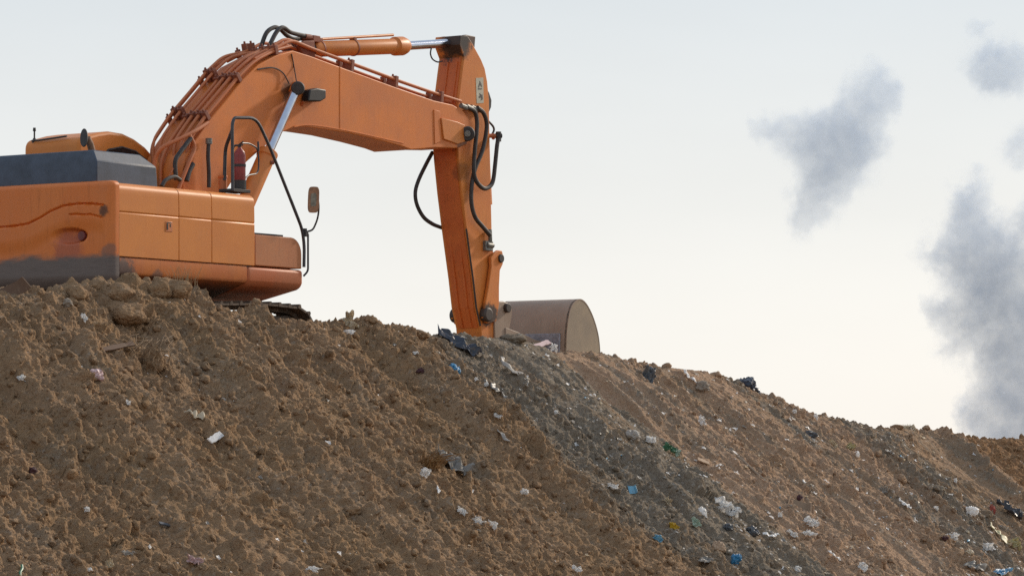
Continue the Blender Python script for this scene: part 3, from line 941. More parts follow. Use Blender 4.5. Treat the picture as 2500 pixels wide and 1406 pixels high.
# --- stick
LS0, LS1 = 1.25, 1.75
ol = [(1124, 87), (1141, 87), (1152, 104), (1163, 124), (1175, 146), (1184, 168), (1190, 200), (1194, 245), (1195, 300), (1197, 380), (1199, 480), (1201, 565), (1206, 640),
      (1217, 700), (1219, 760), (1218, 840), (1205, 872), (1188, 876), (1178, 850), (1174, 800), (1163, 750), (1155, 678), (1139, 559), (1128, 470), (1120, 390), (1116, 330), (1119, 250), (1128, 178), (1133, 140), (1122, 110)]
so = trace(ol, LS0)
stick = MB().prism(so, LS0, LS1).build('stick', P_STICK, X, 0.012)
# rear cover plate between the side plates (redder), with two ribs
rl = trace([(1133, 140), (1128, 178), (1119, 250), (1116, 330), (1120, 390), (1128, 470), (1139, 559), (1155, 678), (1163, 750), (1174, 800)], LS0)
m = MB()
for a, b in zip(rl[:-1], rl[1:]):
    m.prism([(a[0] - 0.012, a[1]), (b[0] - 0.012, b[1]), (b[0] + 0.02, b[1]), (a[0] + 0.02, a[1])], LS0 + 0.05, LS1 - 0.05)
m.build('rear_plate', P_STICKR, stick)
for L in (1.42, 1.60):
    m = MB()
    r2 = trace([(1139, 540), (1155, 678), (1163, 750), (1174, 800)], LS0)
    for a, b in zip(r2[:-1], r2[1:]):
        m.prism([(a[0] - 0.035, a[1]), (b[0] - 0.035, b[1]), (b[0] + 0.02, b[1]), (a[0] + 0.02, a[1])], L - 0.018, L + 0.018)
    m.build('wear_rib', P_STICKR, stick, 0.006)
for L in (1.36, 1.54):
    m = MB()
    r2 = trace([(1131, 150), (1128, 178), (1119, 250), (1117, 310)], LS0)
    for a, b in zip(r2[:-1], r2[1:]):
        m.prism([(a[0] - 0.030, a[1]), (b[0] - 0.030, b[1]), (b[0] + 0.02, b[1]), (a[0] + 0.02, a[1])], L - 0.012, L + 0.012)
    m.build('pipe_rail', P_STICKR, stick, 0.005)
bead = [q(t - 0.004, LS0 + 0.0, z) for t, z in trace([(1139, 559), (1147, 620), (1155, 678), (1163, 750), (1173, 795)], LS0)]
MB().tube(bead, 0.016, 6).build('weld_seam', M_GREASY, stick)
kn = trace([(1122, 88), (1142, 88), (1140, 128), (1124, 128)], 1.5)
tpin = tz(1109, 106, 1.5)
MB().cyl(q(tpin[0], 1.255, tpin[1]), q(tpin[0], 1.745, tpin[1]), 0.085).build('rod_pin', M_DARK, stick, 0.01)
for L in (1.262, 1.68):
    ear = [(tpin[0] + 0.26, tpin[1] + 0.115), (tpin[0] + 0.03, tpin[1] + 0.12)] + arc(tpin[0], tpin[1], 0.12, 90, 250, 8) + [(tpin[0] + 0.2, tpin[1] - 0.35)]
    MB().prism(ear, L, L + 0.06).build('pin_ear', paint('ear_paint' + ('' if L < 1.5 else '_b'), (0.13, 0.058, 0.036, 1), (0.05, 0.034, 0.028, 1), rust_amt=0.6), stick, 0.01)
lab = MB().prism(trace([(1162, 191), (1180, 190), (1181, 252), (1164, 253)], LS0 - 0.004), LS0 - 0.004, LS0 + 0.002).build('warning_label', M_LABEL, stick)
m = MB()
m.prism(trace([(1167, 216), (1176, 216), (1176, 219), (1167, 219)], LS0), LS0 - 0.008, LS0)
m.prism(trace([(1167, 214), (1171, 198), (1174, 204), (1176, 213), (1173, 210), (1171, 205), (1169, 214)], LS0), LS0 - 0.008, LS0)
m.prism(trace([(1170, 228), (1174, 232), (1177, 231), (1178, 243), (1174, 246), (1175, 238), (1170, 240), (1168, 236), (1172, 234)], LS0), LS0 - 0.008, LS0)
m.build('pictogram', M_INK, lab)
# bump on the front edge: pivot of the bucket cylinder
bt = trace([(1190, 215), (1197, 226), (1203, 245), (1202, 262), (1196, 276), (1190, 280)], LS0)
MB().prism(bt, 1.27, 1.36).prism(bt, 1.64, 1.73).build('cylinder_bracket', M_DARK, stick, 0.01)
c0, c1 = tz(1172, 250, 1.5), tz(1182, 500, 1.5)
bc = MB().cyl(q(c0[0] + 0.02, 1.5, c0[1]), q(c1[0] + 0.06, 1.5, c1[1]), 0.10).build('bucket_cylinder', P_CYL, X, 0.01)
c2 = tz(1197, 633, 1.5)
MB().cyl(q(c1[0] + 0.06, 1.5, c1[1]), q(c2[0], 1.5, c2[1]), 0.055).build('piston_rod', M_CHROME, bc)
# tipping links either side, rod eye, dark pivot
for L in (1.17, 1.77):
    lk = trace([(1199, 628), (1207, 618), (1217, 611), (1226, 612), (1230, 628), (1228, 645), (1221, 660), (1219, 700), (1219, 740), (1212, 785), (1190, 790), (1180, 775), (1184, 750), (1193, 700), (1200, 650)], 1.17)
    MB().prism(lk, L, L + 0.06).build('tipping_link', P_STICK, X, 0.012)
    c = tz(1222, 631, 1.17)
    MB().cyl(q(c[0], L - 0.03, c[1]), q(c[0], L + 0.09, c[1]), 0.07).build('link_pin', M_GREASY, X, 0.01)
    c = tz(1190, 768, 1.17)
    MB().cyl(q(c[0], L - 0.04, c[1]), q(c[0], L + 0.09, c[1]), 0.12, 0.12).build('pivot_boss', M_GREASY, X, 0.03)
for L in (1.22, 1.70):
    bk = trace([(1208, 745), (1216, 737), (1232, 735), (1247, 741), (1253, 756), (1252, 772), (1247, 800), (1245, 850), (1212, 850), (1210, 800)], 1.2)
    MB().prism(bk, L, L + 0.09).build('bucket_link', M_BUCKET, X, 0.015)
c = tz(1238, 752, 1.2)
MB().cyl(q(c[0], 1.16, c[1]), q(c[0], 1.84, c[1]), 0.075).build('link_pin', M_GREASY, X, 0.012)
MB().box(*[tz(1185, 585, 1.2)[0], tz(1203, 585, 1.2)[0]], 1.19, 1.27, tz(1190, 612, 1.2)[1], tz(1190, 588, 1.2)[1]).tube([pp(1196, 560, 1.2), pp(1197, 590, 1.2)], 0.035, 10).tube([pp(1188, 598, 1.2), pp(1203, 600, 1.2)], 0.045, 10).build('pipe_fitting', M_FITTING, stick, 0.008)

# --- bucket, curled out: its round back faces the machine
BL0, BL1 = 0.75, 2.22
t0 = tz(1384, 800, BL0)[0]
prof_b = [(t0 - 0.02, 1.25), (t0 - 0.02, 2.0), (t0 + 0.0, 2.35), (t0 + 0.06, 2.62), (t0 + 0.15, 2.79), (t0 + 0.27, 2.88), (t0 + 0.41, 2.91), (t0 + 0.55, 2.86), (t0 + 0.68, 2.75), (t0 + 0.80, 2.60), (t0 + 0.91, 2.40), (t0 + 0.97, 2.2),
          (t0 + 1.0, 1.9), (t0 + 1.02, 1.25)]
sp = [Vector((a, b, 0)) for a, b in prof_b]
sp = [(v.x, v.y) for v in smooth_path(sp, 5)]
inner = []
for i, (a, b) in enumerate(sp):
    p, n_ = sp[max(0, i - 1)], sp[min(len(sp) - 1, i + 1)]
    dx, dz = n_[0] - p[0], n_[1] - p[1]
    l = math.hypot(dx, dz)
    inner.append((a + dz / l * 0.035, b - dx / l * 0.035))
bucket = MB().prism(sp + inner[::-1], BL0 + 0.02, BL1 - 0.02).build('bucket', M_BUCKET, X, 0.0, angle=30)
for L in (BL0, BL1 - 0.04):
    MB().prism(sp, L, L + 0.04).build('side_plate', M_PLATE, bucket, 0.008)
    rim = MB()
    big = [(a + (0.015 if a > t0 + 0.4 else 0), b + 0.012) for a, b in sp]
    k = [i for i, (a, b) in enumerate(sp) if b > 2.0 or a > t0 + 0.5]
    for i, j in zip(k[:-1], k[1:]):
        rim.prism([sp[i], sp[j], (sp[j][0] * .99 + .01 * (t0 + .5), sp[j][1] - 0.02), (sp[i][0] * .99 + .01 * (t0 + .5), sp[i][1] - 0.02)], L - 0.004, L + 0.044)
    rim.build('rim_strip', M_BUCKET, bucket)
w0 = MB().box(t0 - 0.04, t0 - 0.005, BL0 + 0.12, BL1 - 0.3, 1.25, 2.33).build('wear_plate', M_WEAR, bucket, 0.008)
for L in (1.20, 1.72):
    earp = [(tz(1235, 800, 1.2)[0], 2.40), (t0 - 0.55, 2.30), (t0 - 0.25, 2.22), (t0 + 0.1, 2.2), (t0 + 0.1, 1.5), (tz(1235, 800, 1.2)[0], 1.5)]
    MB().prism(earp, L, L + 0.07).build('hinge_plate', M_BUCKET, bucket, 0.012)
for i in range(5):
    L = BL0 + 0.12 + i * 0.305
    MB().prism([(t0 + 0.96, 1.28), (t0 + 1.06, 1.28), (t0 + 1.04, 1.02), (t0 + 1.0, 1.02)], L - 0.06, L + 0.06).build('tooth', M_WEAR, bucket, 0.008)

# --- stick cylinder on top of the boom
Lc = 1.5
a, b, c = Vector(pp(762, 121, Lc)), Vector(pp(985, 113, Lc)), Vector(pp(1112, 105, Lc))
d = (b - a).normalized()
sc = MB().tube([a, a + d * 0.04, b - d * 0.26, b - d * 0.24, b - d * 0.04, b + d * 0.04, b + d * 0.12], 0.12, 30,
               radii=[0.10, 0.122, 0.122, 0.150, 0.150, 0.125, 0.075]).build('stick_cylinder', P_CYL, X, 0.006)
MB().tube([b + d * 0.05, c], 0.070, 26).build('piston_rod', M_CHROME, sc)
MB().tube([c - d * 0.12, c + d * 0.10], 0.095, 20).build('rod_eye', M_DARK, sc, 0.01)
for px in (862, 779):
    bd = MB()
    e = a + d * ((Vector(pp(px, 117, Lc)) - a).length)
    bd.tube([e - d * 0.015, e + d * 0.015], 0.132, 28)
    bd.box(*(lambda t, z: (t - 0.03, t + 0.03, 1.45, 1.55, z + 0.12, z + 0.16))(e.y + 2.2, e.z + GZ))
    bd.build('cylinder_band', M_CLAMP, sc)
MB().prism(trace([(728, 112), (745, 100), (768, 100), (770, 142), (745, 140)], 1.32), 1.32, 1.38).prism(trace([(728, 112), (745, 100), (768, 100), (770, 142), (745, 140)], 1.32), 1.62, 1.68).build('cylinder_foot', M_CLAMP, boom, 0.01)
MB().tube([a - d * 0.12, a + d * 0.06], 0.09, 18).build('cylinder_eye', M_DARK, sc, 0.01)
MB().box(*(lambda t, z: (t - 0.12, t + 0.06, 1.38, 1.62, z + 0.10, z + 0.20))(a.y + 2.2, a.z + GZ)).build('hose_block', M_CLAMP, sc, 0.01)
tb = pp(880, 96, Lc)
MB().tube([a + Vector((0.02, 0.0, 0.145)), b + Vector((0.02, -0.3, 0.145))], 0.022, 8).build('steel_pipe', P_CYL, sc)

# --- steel pipes over the boom's back, and their clamps
edge = [(449, 402), (468, 358), (506, 300), (550, 248), (594, 194), (632, 158), (678, 134), (716, 124)]
et = trace(edge, near)


def off(pts, h):
    o = []
    for i, (a, b) in enumerate(pts):
        p, n_ = pts[max(0, i - 1)], pts[min(len(pts) - 1, i + 1)]
        dx, dz = n_[0] - p[0], n_[1] - p[1]
        l = math.hypot(dx, dz)
        o.append((a - dz / l * h, b + dx / l * h))
    return o


runs = [(1.17, 0.07, 1, 8), (1.27, 0.10, 1, 8), (1.40, 0.10, 1, 8), (1.52, 0.08, 0, 7), (1.64, 0.15, 1, 6), (1.76, 0.17, 1, 6), (1.84, 0.09, 1, 7)]
for L, h, i0, i1 in runs:
    P = off(et, h)[i0:i1]
    pts = [q(t, L, z) for t, z in P]
    if L > 1.6 and i1 == 6:
        t, z = P[-1]
        pts += [q(t + 0.5, L - 0.05, z + 0.12), q(t + 0.75, L - 0.08, z + 0.16)]
    t, z = P[0]
    pts = [q(t - 0.02, L - 0.02, z - 0.34)] + pts
    MB().tube(round_path(pts, 0.15), 0.027 if L < 1.6 else 0.023, 10).build('steel_pipe', P_PIPE, boom)
# pipes that drop to the slew joint
MB().tube(round_path([pp(508, 300, 1.12), pp(470, 325, 1.08), pp(395, 360, 1.2), pp(378, 385, 1.3), pp(376, 430, 1.3)], 0.2), 0.030, 10).build('steel_pipe', P_PIPE, boom)
MB().tube(round_path([pp(462, 330, 1.09), pp(478, 360, 1.08), pp(462, 395, 1.06), pp(440, 450, 1.06), pp(430, 480, 1.06)], 0.1), 0.030, 10).build('steel_pipe', P_PIPE, boom)
MB().tube(round_path([pp(452, 335, 1.1), pp(430, 400, 1.09), pp(405, 445, 1.1)], 0.1), 0.010, 8).build('steel_pipe', P_PIPE, boom)
# along the top to the boom's end
top_e = trace([(716, 124), (760, 138), (850, 171), (970, 215), (1060, 246), (1130, 268)], near)
for L, h in ((1.18, 0.115), (1.30, 0.15), (1.42, 0.10), (1.70, 0.12)):
    P = off(et, 0.09)[-3:-1] + off(top_e, h + 0.02)
    P[2] = (P[2][0], P[2][1] + 0.03)
    MB().tube(round_path([q(t, L, z) for t, z in P], 0.15), 0.026, 10).build('steel_pipe', P_PIPE, boom)


def clamp_at(pts, x, h, LL, name='pipe_clamp'):
    n = len(pts)
    i = min(n - 2, int(x))
    fr_ = x - i
    a, b = pts[i], pts[i + 1]
    t, z = a[0] + (b[0] - a[0]) * fr_, a[1] + (b[1] - a[1]) * fr_
    l = math.hypot(b[0] - a[0], b[1] - a[1])
    dx, dz = (b[0] - a[0]) / l, (b[1] - a[1]) / l
    nx, nz = -dz, dx
    for L0, L1 in LL:
        m = MB()
        w_ = 0.035
        m.prism([(t - dx * w_, z - dz * w_), (t + dx * w_, z + dz * w_), (t + dx * w_ + nx * h, z + dz * w_ + nz * h), (t - dx * w_ + nx * h, z - dz * w_ + nz * h)], L0, L1)
        m.tube([q(t + nx * h * 0.9, (L0 + L1) / 2, z + nz * h * 0.9), q(t + nx * (h + 0.035), (L0 + L1) / 2, z + nz * (h + 0.035))], 0.018, 8)
        m.build(name, M_CLAMP, boom, 0.006)


for x in (2.15, 3.9, 6.0):
    clamp_at(et, x, 0.145, [(1.13, 1.22), (1.235, 1.32), (1.36, 1.45)])
    clamp_at(et, x + 0.12, 0.20, [(1.60, 1.69), (1.72, 1.81)])
    clamp_at(et, x - 0.05, 0.13, [(1.48, 1.57), (1.82, 1.88)])
for x in (2.1, 3.0, 4.3):
    clamp_at(top_e, x, 0.19, [(1.14, 1.33), (1.38, 1.46)])
    clamp_at(top_e, x + 0.1, 0.14, [(1.66, 1.75)])
# elbows where pipes turn into hoses at the end
m = MB()
for i, px in enumerate((1133, 1146, 1158, 1168)):
    m.tube([pp(px - 8, 258 + i * 2, 1.14 + 0.03 * i), pp(px + 6, 264 + i * 2, 1.13 + 0.03 * i)], 0.042, 10)
m.build('hose_coupling', M_FITTING, boom)

HO = [
    ([(635, 122), (650, 82), (669, 68), (684, 72), (700, 87), (719, 96), (745, 93)], 1.50, 0.034),
    ([(654, 120), (675, 79), (691, 68), (710, 80), (741, 88), (752, 90)], 1.38, 0.034),
    ([(1140, 262), (1158, 272), (1164, 292), (1164, 320), (1159, 370), (1157, 420), (1164, 444), (1180, 460), (1195, 456), (1204, 440), (1209, 400), (1213, 360), (1216, 340)], 1.12, 0.036),
    ([(1165, 263), (1180, 276), (1188, 300), (1186, 330), (1177, 370), (1160, 412), (1152, 450), (1151, 495), (1160, 530), (1178, 553), (1196, 574)], 1.16, 0.036),
    ([(1056, 372), (1040, 402), (1022, 440), (1014, 470), (1018, 500), (1034, 530), (1056, 547), (1078, 556)], 1.78, 0.032),
    ([(1053, 118), (1051, 132), (1056, 145), (1068, 152), (1080, 150)], 1.46, 0.012),
    ([(1192, 296), (1203, 308), (1206, 318), (1201, 330)], 1.3, 0.018),
    ([(510, 342), (508, 380), (510, 420), (510, 458)], 1.05, 0.030),
    ([(466, 338), (440, 372), (428, 395), (430, 440)], 1.08, 0.034),
    ([(470, 400), (460, 420), (455, 442)], 1.07, 0.045),
    ([(440, 440), (425, 432), (405, 440), (395, 455)], 1.0, 0.03),
]
for pts, L, r in HO:
    MB().tube(smooth_path([pp(x, y, L) for x, y in pts], 6), r, 10).build('hydraulic_hose', M_RUBBER, X)
MB().tube([pp(510, 338, 1.05), pp(510, 352, 1.05)], 0.05, 10).build('hose_coupling', M_FITTING, X)
m = MB()
m.tube([pp(1192, 332, 1.3), pp(1212, 332, 1.2)], 0.035, 10).tube([pp(1203, 334, 1.25), pp(1206, 334, 1.24)], 0.05, 10)
m.build('hose_bracket', P_PIPE, stick)
MB().tube([pp(1210, 332, 1.2), pp(1224, 332, 1.15)], 0.042, 10).tube([pp(1217, 322, 1.17), pp(1217, 346, 1.17)], 0.045, 10).build('hose_coupling', M_RUBBER, stick)
for (x, y, L) in ((640, 118, 1.5), (656, 116, 1.38)):
    MB().tube([pp(x - 3, y + 12, L), pp(x, y, L)], 0.042, 10).build('hose_coupling', M_CLAMP, boom)
for (x, y, L) in ((742, 92, 1.5), (752, 90, 1.38)):
    MB().tube([pp(x - 8, y, L), pp(x + 6, y + 2, L)], 0.045, 10).build('hose_coupling', M_CLAMP, X)

# --- handrails, mirror
MB().tube(round_path([pp(568, 466, 0.14), pp(567, 305, 0.14), pp(571, 288, 0.14), pp(626, 288, 0.10), pp(660, 362, 0.06), pp(738, 560, 0.0), pp(743, 600, 0.0), pp(742, 652, 0.0)], 0.16), 0.024, 10).build('hand_rail', M_RAIL, X)
MB().tube(round_path([pp(548, 440, 0.45), pp(550, 362, 0.45), pp(567, 318, 0.14)], 0.12), 0.026, 10).build('hand_rail', M_RAIL, X)
MB().tube(round_path([pp(745, 568, 0.02), pp(752, 570, -0.02), pp(752, 662, -0.02), pp(741, 674, 0.02)], 0.08), 0.016, 8).build('grab_handle', M_RAIL, X)
MB().tube(round_path([pp(742, 578, 0.0), pp(748, 566, -0.02), pp(764, 562, -0.05), pp(776, 534, -0.1), pp(779, 505, -0.12), pp(774, 470, -0.1)], 0.1), 0.014, 8).tube([pp(745, 558, -0.02), pp(745, 578, -0.02)], 0.028, 10).build('mirror_arm', M_DARK, X)
# mirror housing: a shallow tray facing rearwards and to the operator
mc = Vector(pp(765, 488, -0.1))
mz, mx = Vector((0.05, 0, 1)).normalized(), Vector((0.72, 0.69, 0)).normalized()
my = mz.cross(mx)
ov = []
for k in range(24):
    a = 2 * math.pi * k / 24
    sx, sz = math.copysign(abs(math.cos(a)) ** 0.45, math.cos(a)), math.copysign(abs(math.sin(a)) ** 0.45, math.sin(a))
    ov.append(mc + mx * 0.085 * sx + mz * 0.195 * sz)
m = MB()
n = len(ov)
m.add([p - my * 0.03 for p in ov] + [mc + (p - mc) * 0.86 + my * 0.04 for p in ov], [tuple(range(n)), tuple(range(2 * n - 1, n - 1, -1))] + [(i, (i + 1) % n, n + (i + 1) % n, n + i) for i in range(n)])
mir = m.build('mirror', M_MIRROR, X, 0.008)
for sg in (1, -1):
    m = MB()
    off_ = -my * 0.033 if sg > 0 else my * 0.043
    sc_ = 0.5 if sg > 0 else 0.75
    m.add([mc + (p - mc) * sc_ + off_ for p in ov] + [mc + (p - mc) * sc_ + off_ * 0.8 for p in ov], [tuple(range(n)), tuple(range(2 * n - 1, n - 1, -1))] + [(i, (i + 1) % n, n + (i + 1) % n, n + i) for i in range(n)])
    if sg > 0: m.build('mirror_glass', M_MGLASS, mir)
# small post in front of the boom foot, guard frame round the extinguisher
MB().cyl(pp(544, 470, 0.5), pp(544, 432, 0.5), 0.062).build('filler_neck', P_PIPE, X, 0.008)
MB().cyl(pp(544, 436, 0.5), pp(544, 429, 0.5), 0.07).build('filler_cap', P_STICKR, X, 0.006)
MB().tube(round_path([pp(588, 350, 0.25), pp(608, 350, 0.3), pp(628, 362, 0.35), pp(632, 385, 0.35), pp(631, 424, 0.35), pp(604, 428, 0.3), pp(592, 448, 0.25)], 0.1), 0.012, 8).tube([pp(630, 346, 0.35), pp(631, 370, 0.35)], 0.016, 8).build('guard_frame', M_RAIL, X)
MB().box(*[tz(563, 460, 0.2)[0], tz(604, 460, 0.2)[0]], 0.14, 0.42, tz(580, 470, 0.2)[1], tz(580, 462, 0.2)[1]).build('bottle_shelf', M_DARK, X, 0.006)

# --- undercarriage
MB().cyl(q(2.3, 1.5, 2.2), q(2.3, 1.5, 2.56), 0.72, n=40).build('slew_ring', M_DARK, X, 0.02)
MB().box(1.0, 3.6, 0.8, 2.2, 1.85, 2.25).build('carriage_frame', M_TRACK, X, 0.04)
for La, Lb in ((-0.05, 0.55), (2.45, 3.05)):
    ta, tb_, zb_, rr = -0.05, 4.05, GZ + 0.50, 0.47
    loop = []
    for i in range(40): loop.append((ta + (tb_ - ta) * i / 40, zb_ + rr + 0.02 * math.sin(i / 40 * math.pi * 3)))
    loop += [(tb_ + rr * math.sin(a), zb_ + rr * math.cos(a)) for a in np.linspace(0, math.pi, 14)]
    for i in range(1, 40): loop.append((tb_ - (tb_ - ta) * i / 40, zb_ - rr))
    loop += [(ta - rr * math.sin(a), zb_ - rr * math.cos(a)) for a in np.linspace(0, math.pi, 14)][:-1]
    n = len(loop)
    inn = off(loop + [loop[0]], -0.06)[:n]
    tr = MB()
    tr.add([q(t, La + 0.2, z) for t, z in loop] + [q(t, Lb - 0.2, z) for t, z in loop] + [q(t, La + 0.2, z) for t, z in inn] + [q(t, Lb - 0.2, z) for t, z in inn],
           [(i, (i + 1) % n, n + (i + 1) % n, n + i) for i in range(n)] + [(2 * n + i, 3 * n + i, 3 * n + (i + 1) % n, 2 * n + (i + 1) % n) for i in range(n)]
           + [(i, 2 * n + i, 2 * n + (i + 1) % n, (i + 1) % n) for i in range(n)] + [(n + i, n + (i + 1) % n, 3 * n + (i + 1) % n, 3 * n + i) for i in range(n)])
    track = tr.build('track', M_TRACK, X)
    sh = MB()
    per = [0.0]
    for i in range(n): per.append(per[-1] + math.dist(loop[i], loop[(i + 1) % n]))
    ns = 50
    for s_ in range(ns):
        x = per[-1] * s_ / ns
        i = int(np.searchsorted(per, x, side='right') - 1) % n
        a, b = loop[i], loop[(i + 1) % n]
        l = math.dist(a, b)
        dx, dz = (b[0] - a[0]) / l, (b[1] - a[1]) / l
        fr_ = (x - per[i]) / l
        t, z = a[0] + (b[0] - a[0]) * fr_, a[1] + (b[1] - a[1]) * fr_
        nx, nz = -dz, dx
        W = per[-1] / ns * 0.46
        sh.prism([(t - dx * W, z - dz * W), (t + dx * W, z + dz * W), (t + dx * W + nx * 0.03, z + dz * W + nz * 0.03), (t - dx * W * 0.3 + nx * 0.03, z - dz * W * 0.3 + nz * 0.03),
                  (t - dx * W * 0.5 + nx * 0.065, z - dz * W * 0.5 + nz * 0.065), (t - dx * W * 0.8 + nx * 0.065, z - dz * W * 0.8 + nz * 0.065), (t - dx * W + nx * 0.03, z - dz * W + nz * 0.03)], La, Lb)
    sh.build('track_shoes', M_TRACK, track)
    fm = MB().box(ta, tb_, La + 0.12, Lb - 0.12, zb_ - 0.34, zb_ + 0.36).build('track_frame', M_TRACK, track, 0.04)
    for tt in (ta, tb_):
        MB().cyl(q(tt, La + 0.18, zb_), q(tt, Lb - 0.18, zb_), 0.38, n=28).build('track_wheel', M_TRACK, track, 0.02)

# --- fire extinguisher standing in its holder on the hood
ex_t = tz(585, 460, 0.25)[0]
ez = tz(585, 462, 0.25)[1]
ex = empty('fire_extinguisher', ROOT_LOC + Matrix.Rotation(-TH, 3, 'Z') @ q(ex_t, 0.25, ez), -TH)
tag(ex, 'red fire extinguisher strapped upright in a dark holder beside the grey handrail', 'fire extinguisher')
ex.scale = (0.8, 0.8, 0.97)
bt_ = MB().tube([(0, 0, 0.0), (0, 0, 0.02), (0, 0, 0.50), (0, 0, 0.555), (0, 0, 0.59), (0, 0, 0.62)], 0.1, 28, radii=[0.10, 0.108, 0.108, 0.092, 0.055, 0.03]).build('bottle', M_RED, ex)
MB().tube([(0, 0, 0.60), (0, 0, 0.66)], 0.03, 12).tube([(-0.02, 0, 0.66), (0.10, -0.02, 0.70)], 0.012, 8).tube([(-0.02, 0, 0.655), (0.09, -0.02, 0.65)], 0.012, 8).build('valve', M_DARK, ex)
MB().tube(smooth_path([(-0.02, 0, 0.65), (-0.10, -0.03, 0.64), (-0.13, -0.03, 0.52), (-0.125, -0.03, 0.1)]), 0.016, 8).build('discharge_hose', M_RUBBER, ex)
MB().tube([(0, 0, 0.33), (0, 0, 0.37)], 0.114, 28).tube([(0, 0, 0.0), (0, 0, 0.13)], 0.120, 28).build('holder_strap', M_DARK, ex)
# ------------------------------------------------------------------ rubbish on the tip
def plastic(name, col, rough=0.45, trans=0.0, dirt_amt=0.5):
    m = NT(name)
    co = m.coord()
    a = m.noise(co, 14.0, 5, 0.7)
    b = m.noise(co, 45.0, 4, 0.7)
    dirt = (0.20, 0.13, 0.08, 1)
    c = m.mix(m.math('MULTIPLY', m.ramp(a, 0.50, 0.72), dirt_amt), col, dirt)
    c = m.mix(m.math('MULTIPLY', m.ramp(b, 0.55, 0.8), dirt_amt * 0.6), c, tuple(x * 0.5 for x in col[:3]) + (1,))
    m.done(c, rough, 0.0, b, 0.4, 0.004, 0.5)
    if trans > 0:
        p = [x for x in m.t.nodes if x.type == 'BSDF_PRINCIPLED'][0]
        tl = m.n('ShaderNodeBsdfTranslucent', {'Color': c})
        ms = m.n('ShaderNodeMixShader', {0: trans})
        m.t.links.new(p.outputs[0], ms.inputs[1])
        m.t.links.new(tl.outputs[0], ms.inputs[2])
        m.t.links.new(ms.outputs[0], m.out.inputs[0])
    return m.m


PL = {
    'white': plastic('plastic_white', (0.94, 0.93, 0.91, 1), 0.4, 0.45, 0.18),
    'cream': plastic('plastic_cream', (0.68, 0.58, 0.42, 1), 0.45, 0.35),
    'grey': plastic('plastic_grey', (0.30, 0.285, 0.26, 1), 0.4, 0.3),
    'pale': plastic('plastic_pale', (0.52, 0.48, 0.43, 1), 0.45, 0.4),
    'slate': plastic('plastic_slate', (0.075, 0.082, 0.092, 1)),
    'greyblue': plastic('plastic_grey_blue', (0.135, 0.145, 0.155, 1)),
    'black': plastic('plastic_black', (0.020, 0.020, 0.026, 1), 0.28),
    'navy': plastic('plastic_navy', (0.022, 0.030, 0.050, 1), 0.3),
    'blue': plastic('plastic_blue', (0.020, 0.17, 0.33, 1)),
    'lightblue': plastic('plastic_light_blue', (0.16, 0.38, 0.52, 1)),
    'green': plastic('plastic_green', (0.07, 0.20, 0.11, 1)),
    'mint': plastic('plastic_mint', (0.38, 0.48, 0.38, 1)),
    'yellow': plastic('plastic_yellow', (0.55, 0.36, 0.03, 1)),
    'lemon': plastic('plastic_lemon', (0.66, 0.60, 0.36, 1), 0.45, 0.35),
    'pink': plastic('plastic_pink', (0.55, 0.38, 0.37, 1)),
    'maroon': plastic('cloth_maroon', (0.06, 0.020, 0.022, 1), 0.8),
    'red': plastic('cloth_red', (0.30, 0.055, 0.035, 1), 0.8),
    'brown': plastic('card_brown', (0.24, 0.16, 0.10, 1), 0.8),
    'buff': plastic('card_buff', (0.42, 0.29, 0.19, 1), 0.8),
    'wood': plastic('old_wood', (0.28, 0.21, 0.15, 1), 0.85),
    'rust': plastic('rusty_iron', (0.12, 0.062, 0.032, 1), 0.7),
    'stone': plastic('pale_stone', (0.27, 0.22, 0.17, 1), 0.95),
}
UP_N = Vector((SLOPE * CS, -SLOPE * SN, 1.0)).normalized()      # the slope's normal
DOWN = Vector((CS, -SN, -SLOPE)).normalized()                    # its fall line
ACROSS = UP_N.cross(DOWN).normalized()


def arr(a): return np.array(a, dtype=float)


def sheet_mesh(w, h, seed, crum=0.22, nr=8, na=30):
    """a torn, crumpled scrap: uneven outline, folds, two millimetres thick"""
    rs = np.random.RandomState(seed)
    o = rs.rand(4) * 60
    V = [[0, 0]]
    for i in range(1, nr + 1):
        for k in range(na):
            V.append([i / nr, 2 * math.pi * k / na])
    V = np.array(V)
    r, a = V[:, 0], V[:, 1]
    ca, sa = np.cos(a), np.sin(a)
    sq = 1.0 / np.maximum(np.abs(ca), np.abs(sa)) ** (0.6 * rs.rand())
    rim = sq * (0.78 + 0.42 * perlin(ca * 1.3 + o[0], sa * 1.3 + o[1], seed) + 0.25 * perlin(ca * 4 + o[2], sa * 4 + o[3], seed + 1))
    x, y = r * ca * rim, r * sa * rim
    f = np.abs(perlin(x * 1.6 + o[0], y * 1.6 + o[1], seed + 2)) + 0.5 * np.abs(perlin(x * 3.7 + o[2], y * 3.7 + o[3], seed + 3))
    z = crum * (1.4 * f - 0.2) + 0.35 * crum * r * perlin(ca + o[1], sa + o[2], seed + 5)
    P = np.stack([x * w / 2, y * h / 2, z * min(w, h) * 1.2], 1)
    fs = [(0, 1 + k, 1 + (k + 1) % na) for k in range(na)]
    for i in range(nr - 1):
        b = 1 + i * na
        for k in range(na):
            fs.append((b + k, b + na + k, b + na + (k + 1) % na, b + (k + 1) % na))
    return P, fs


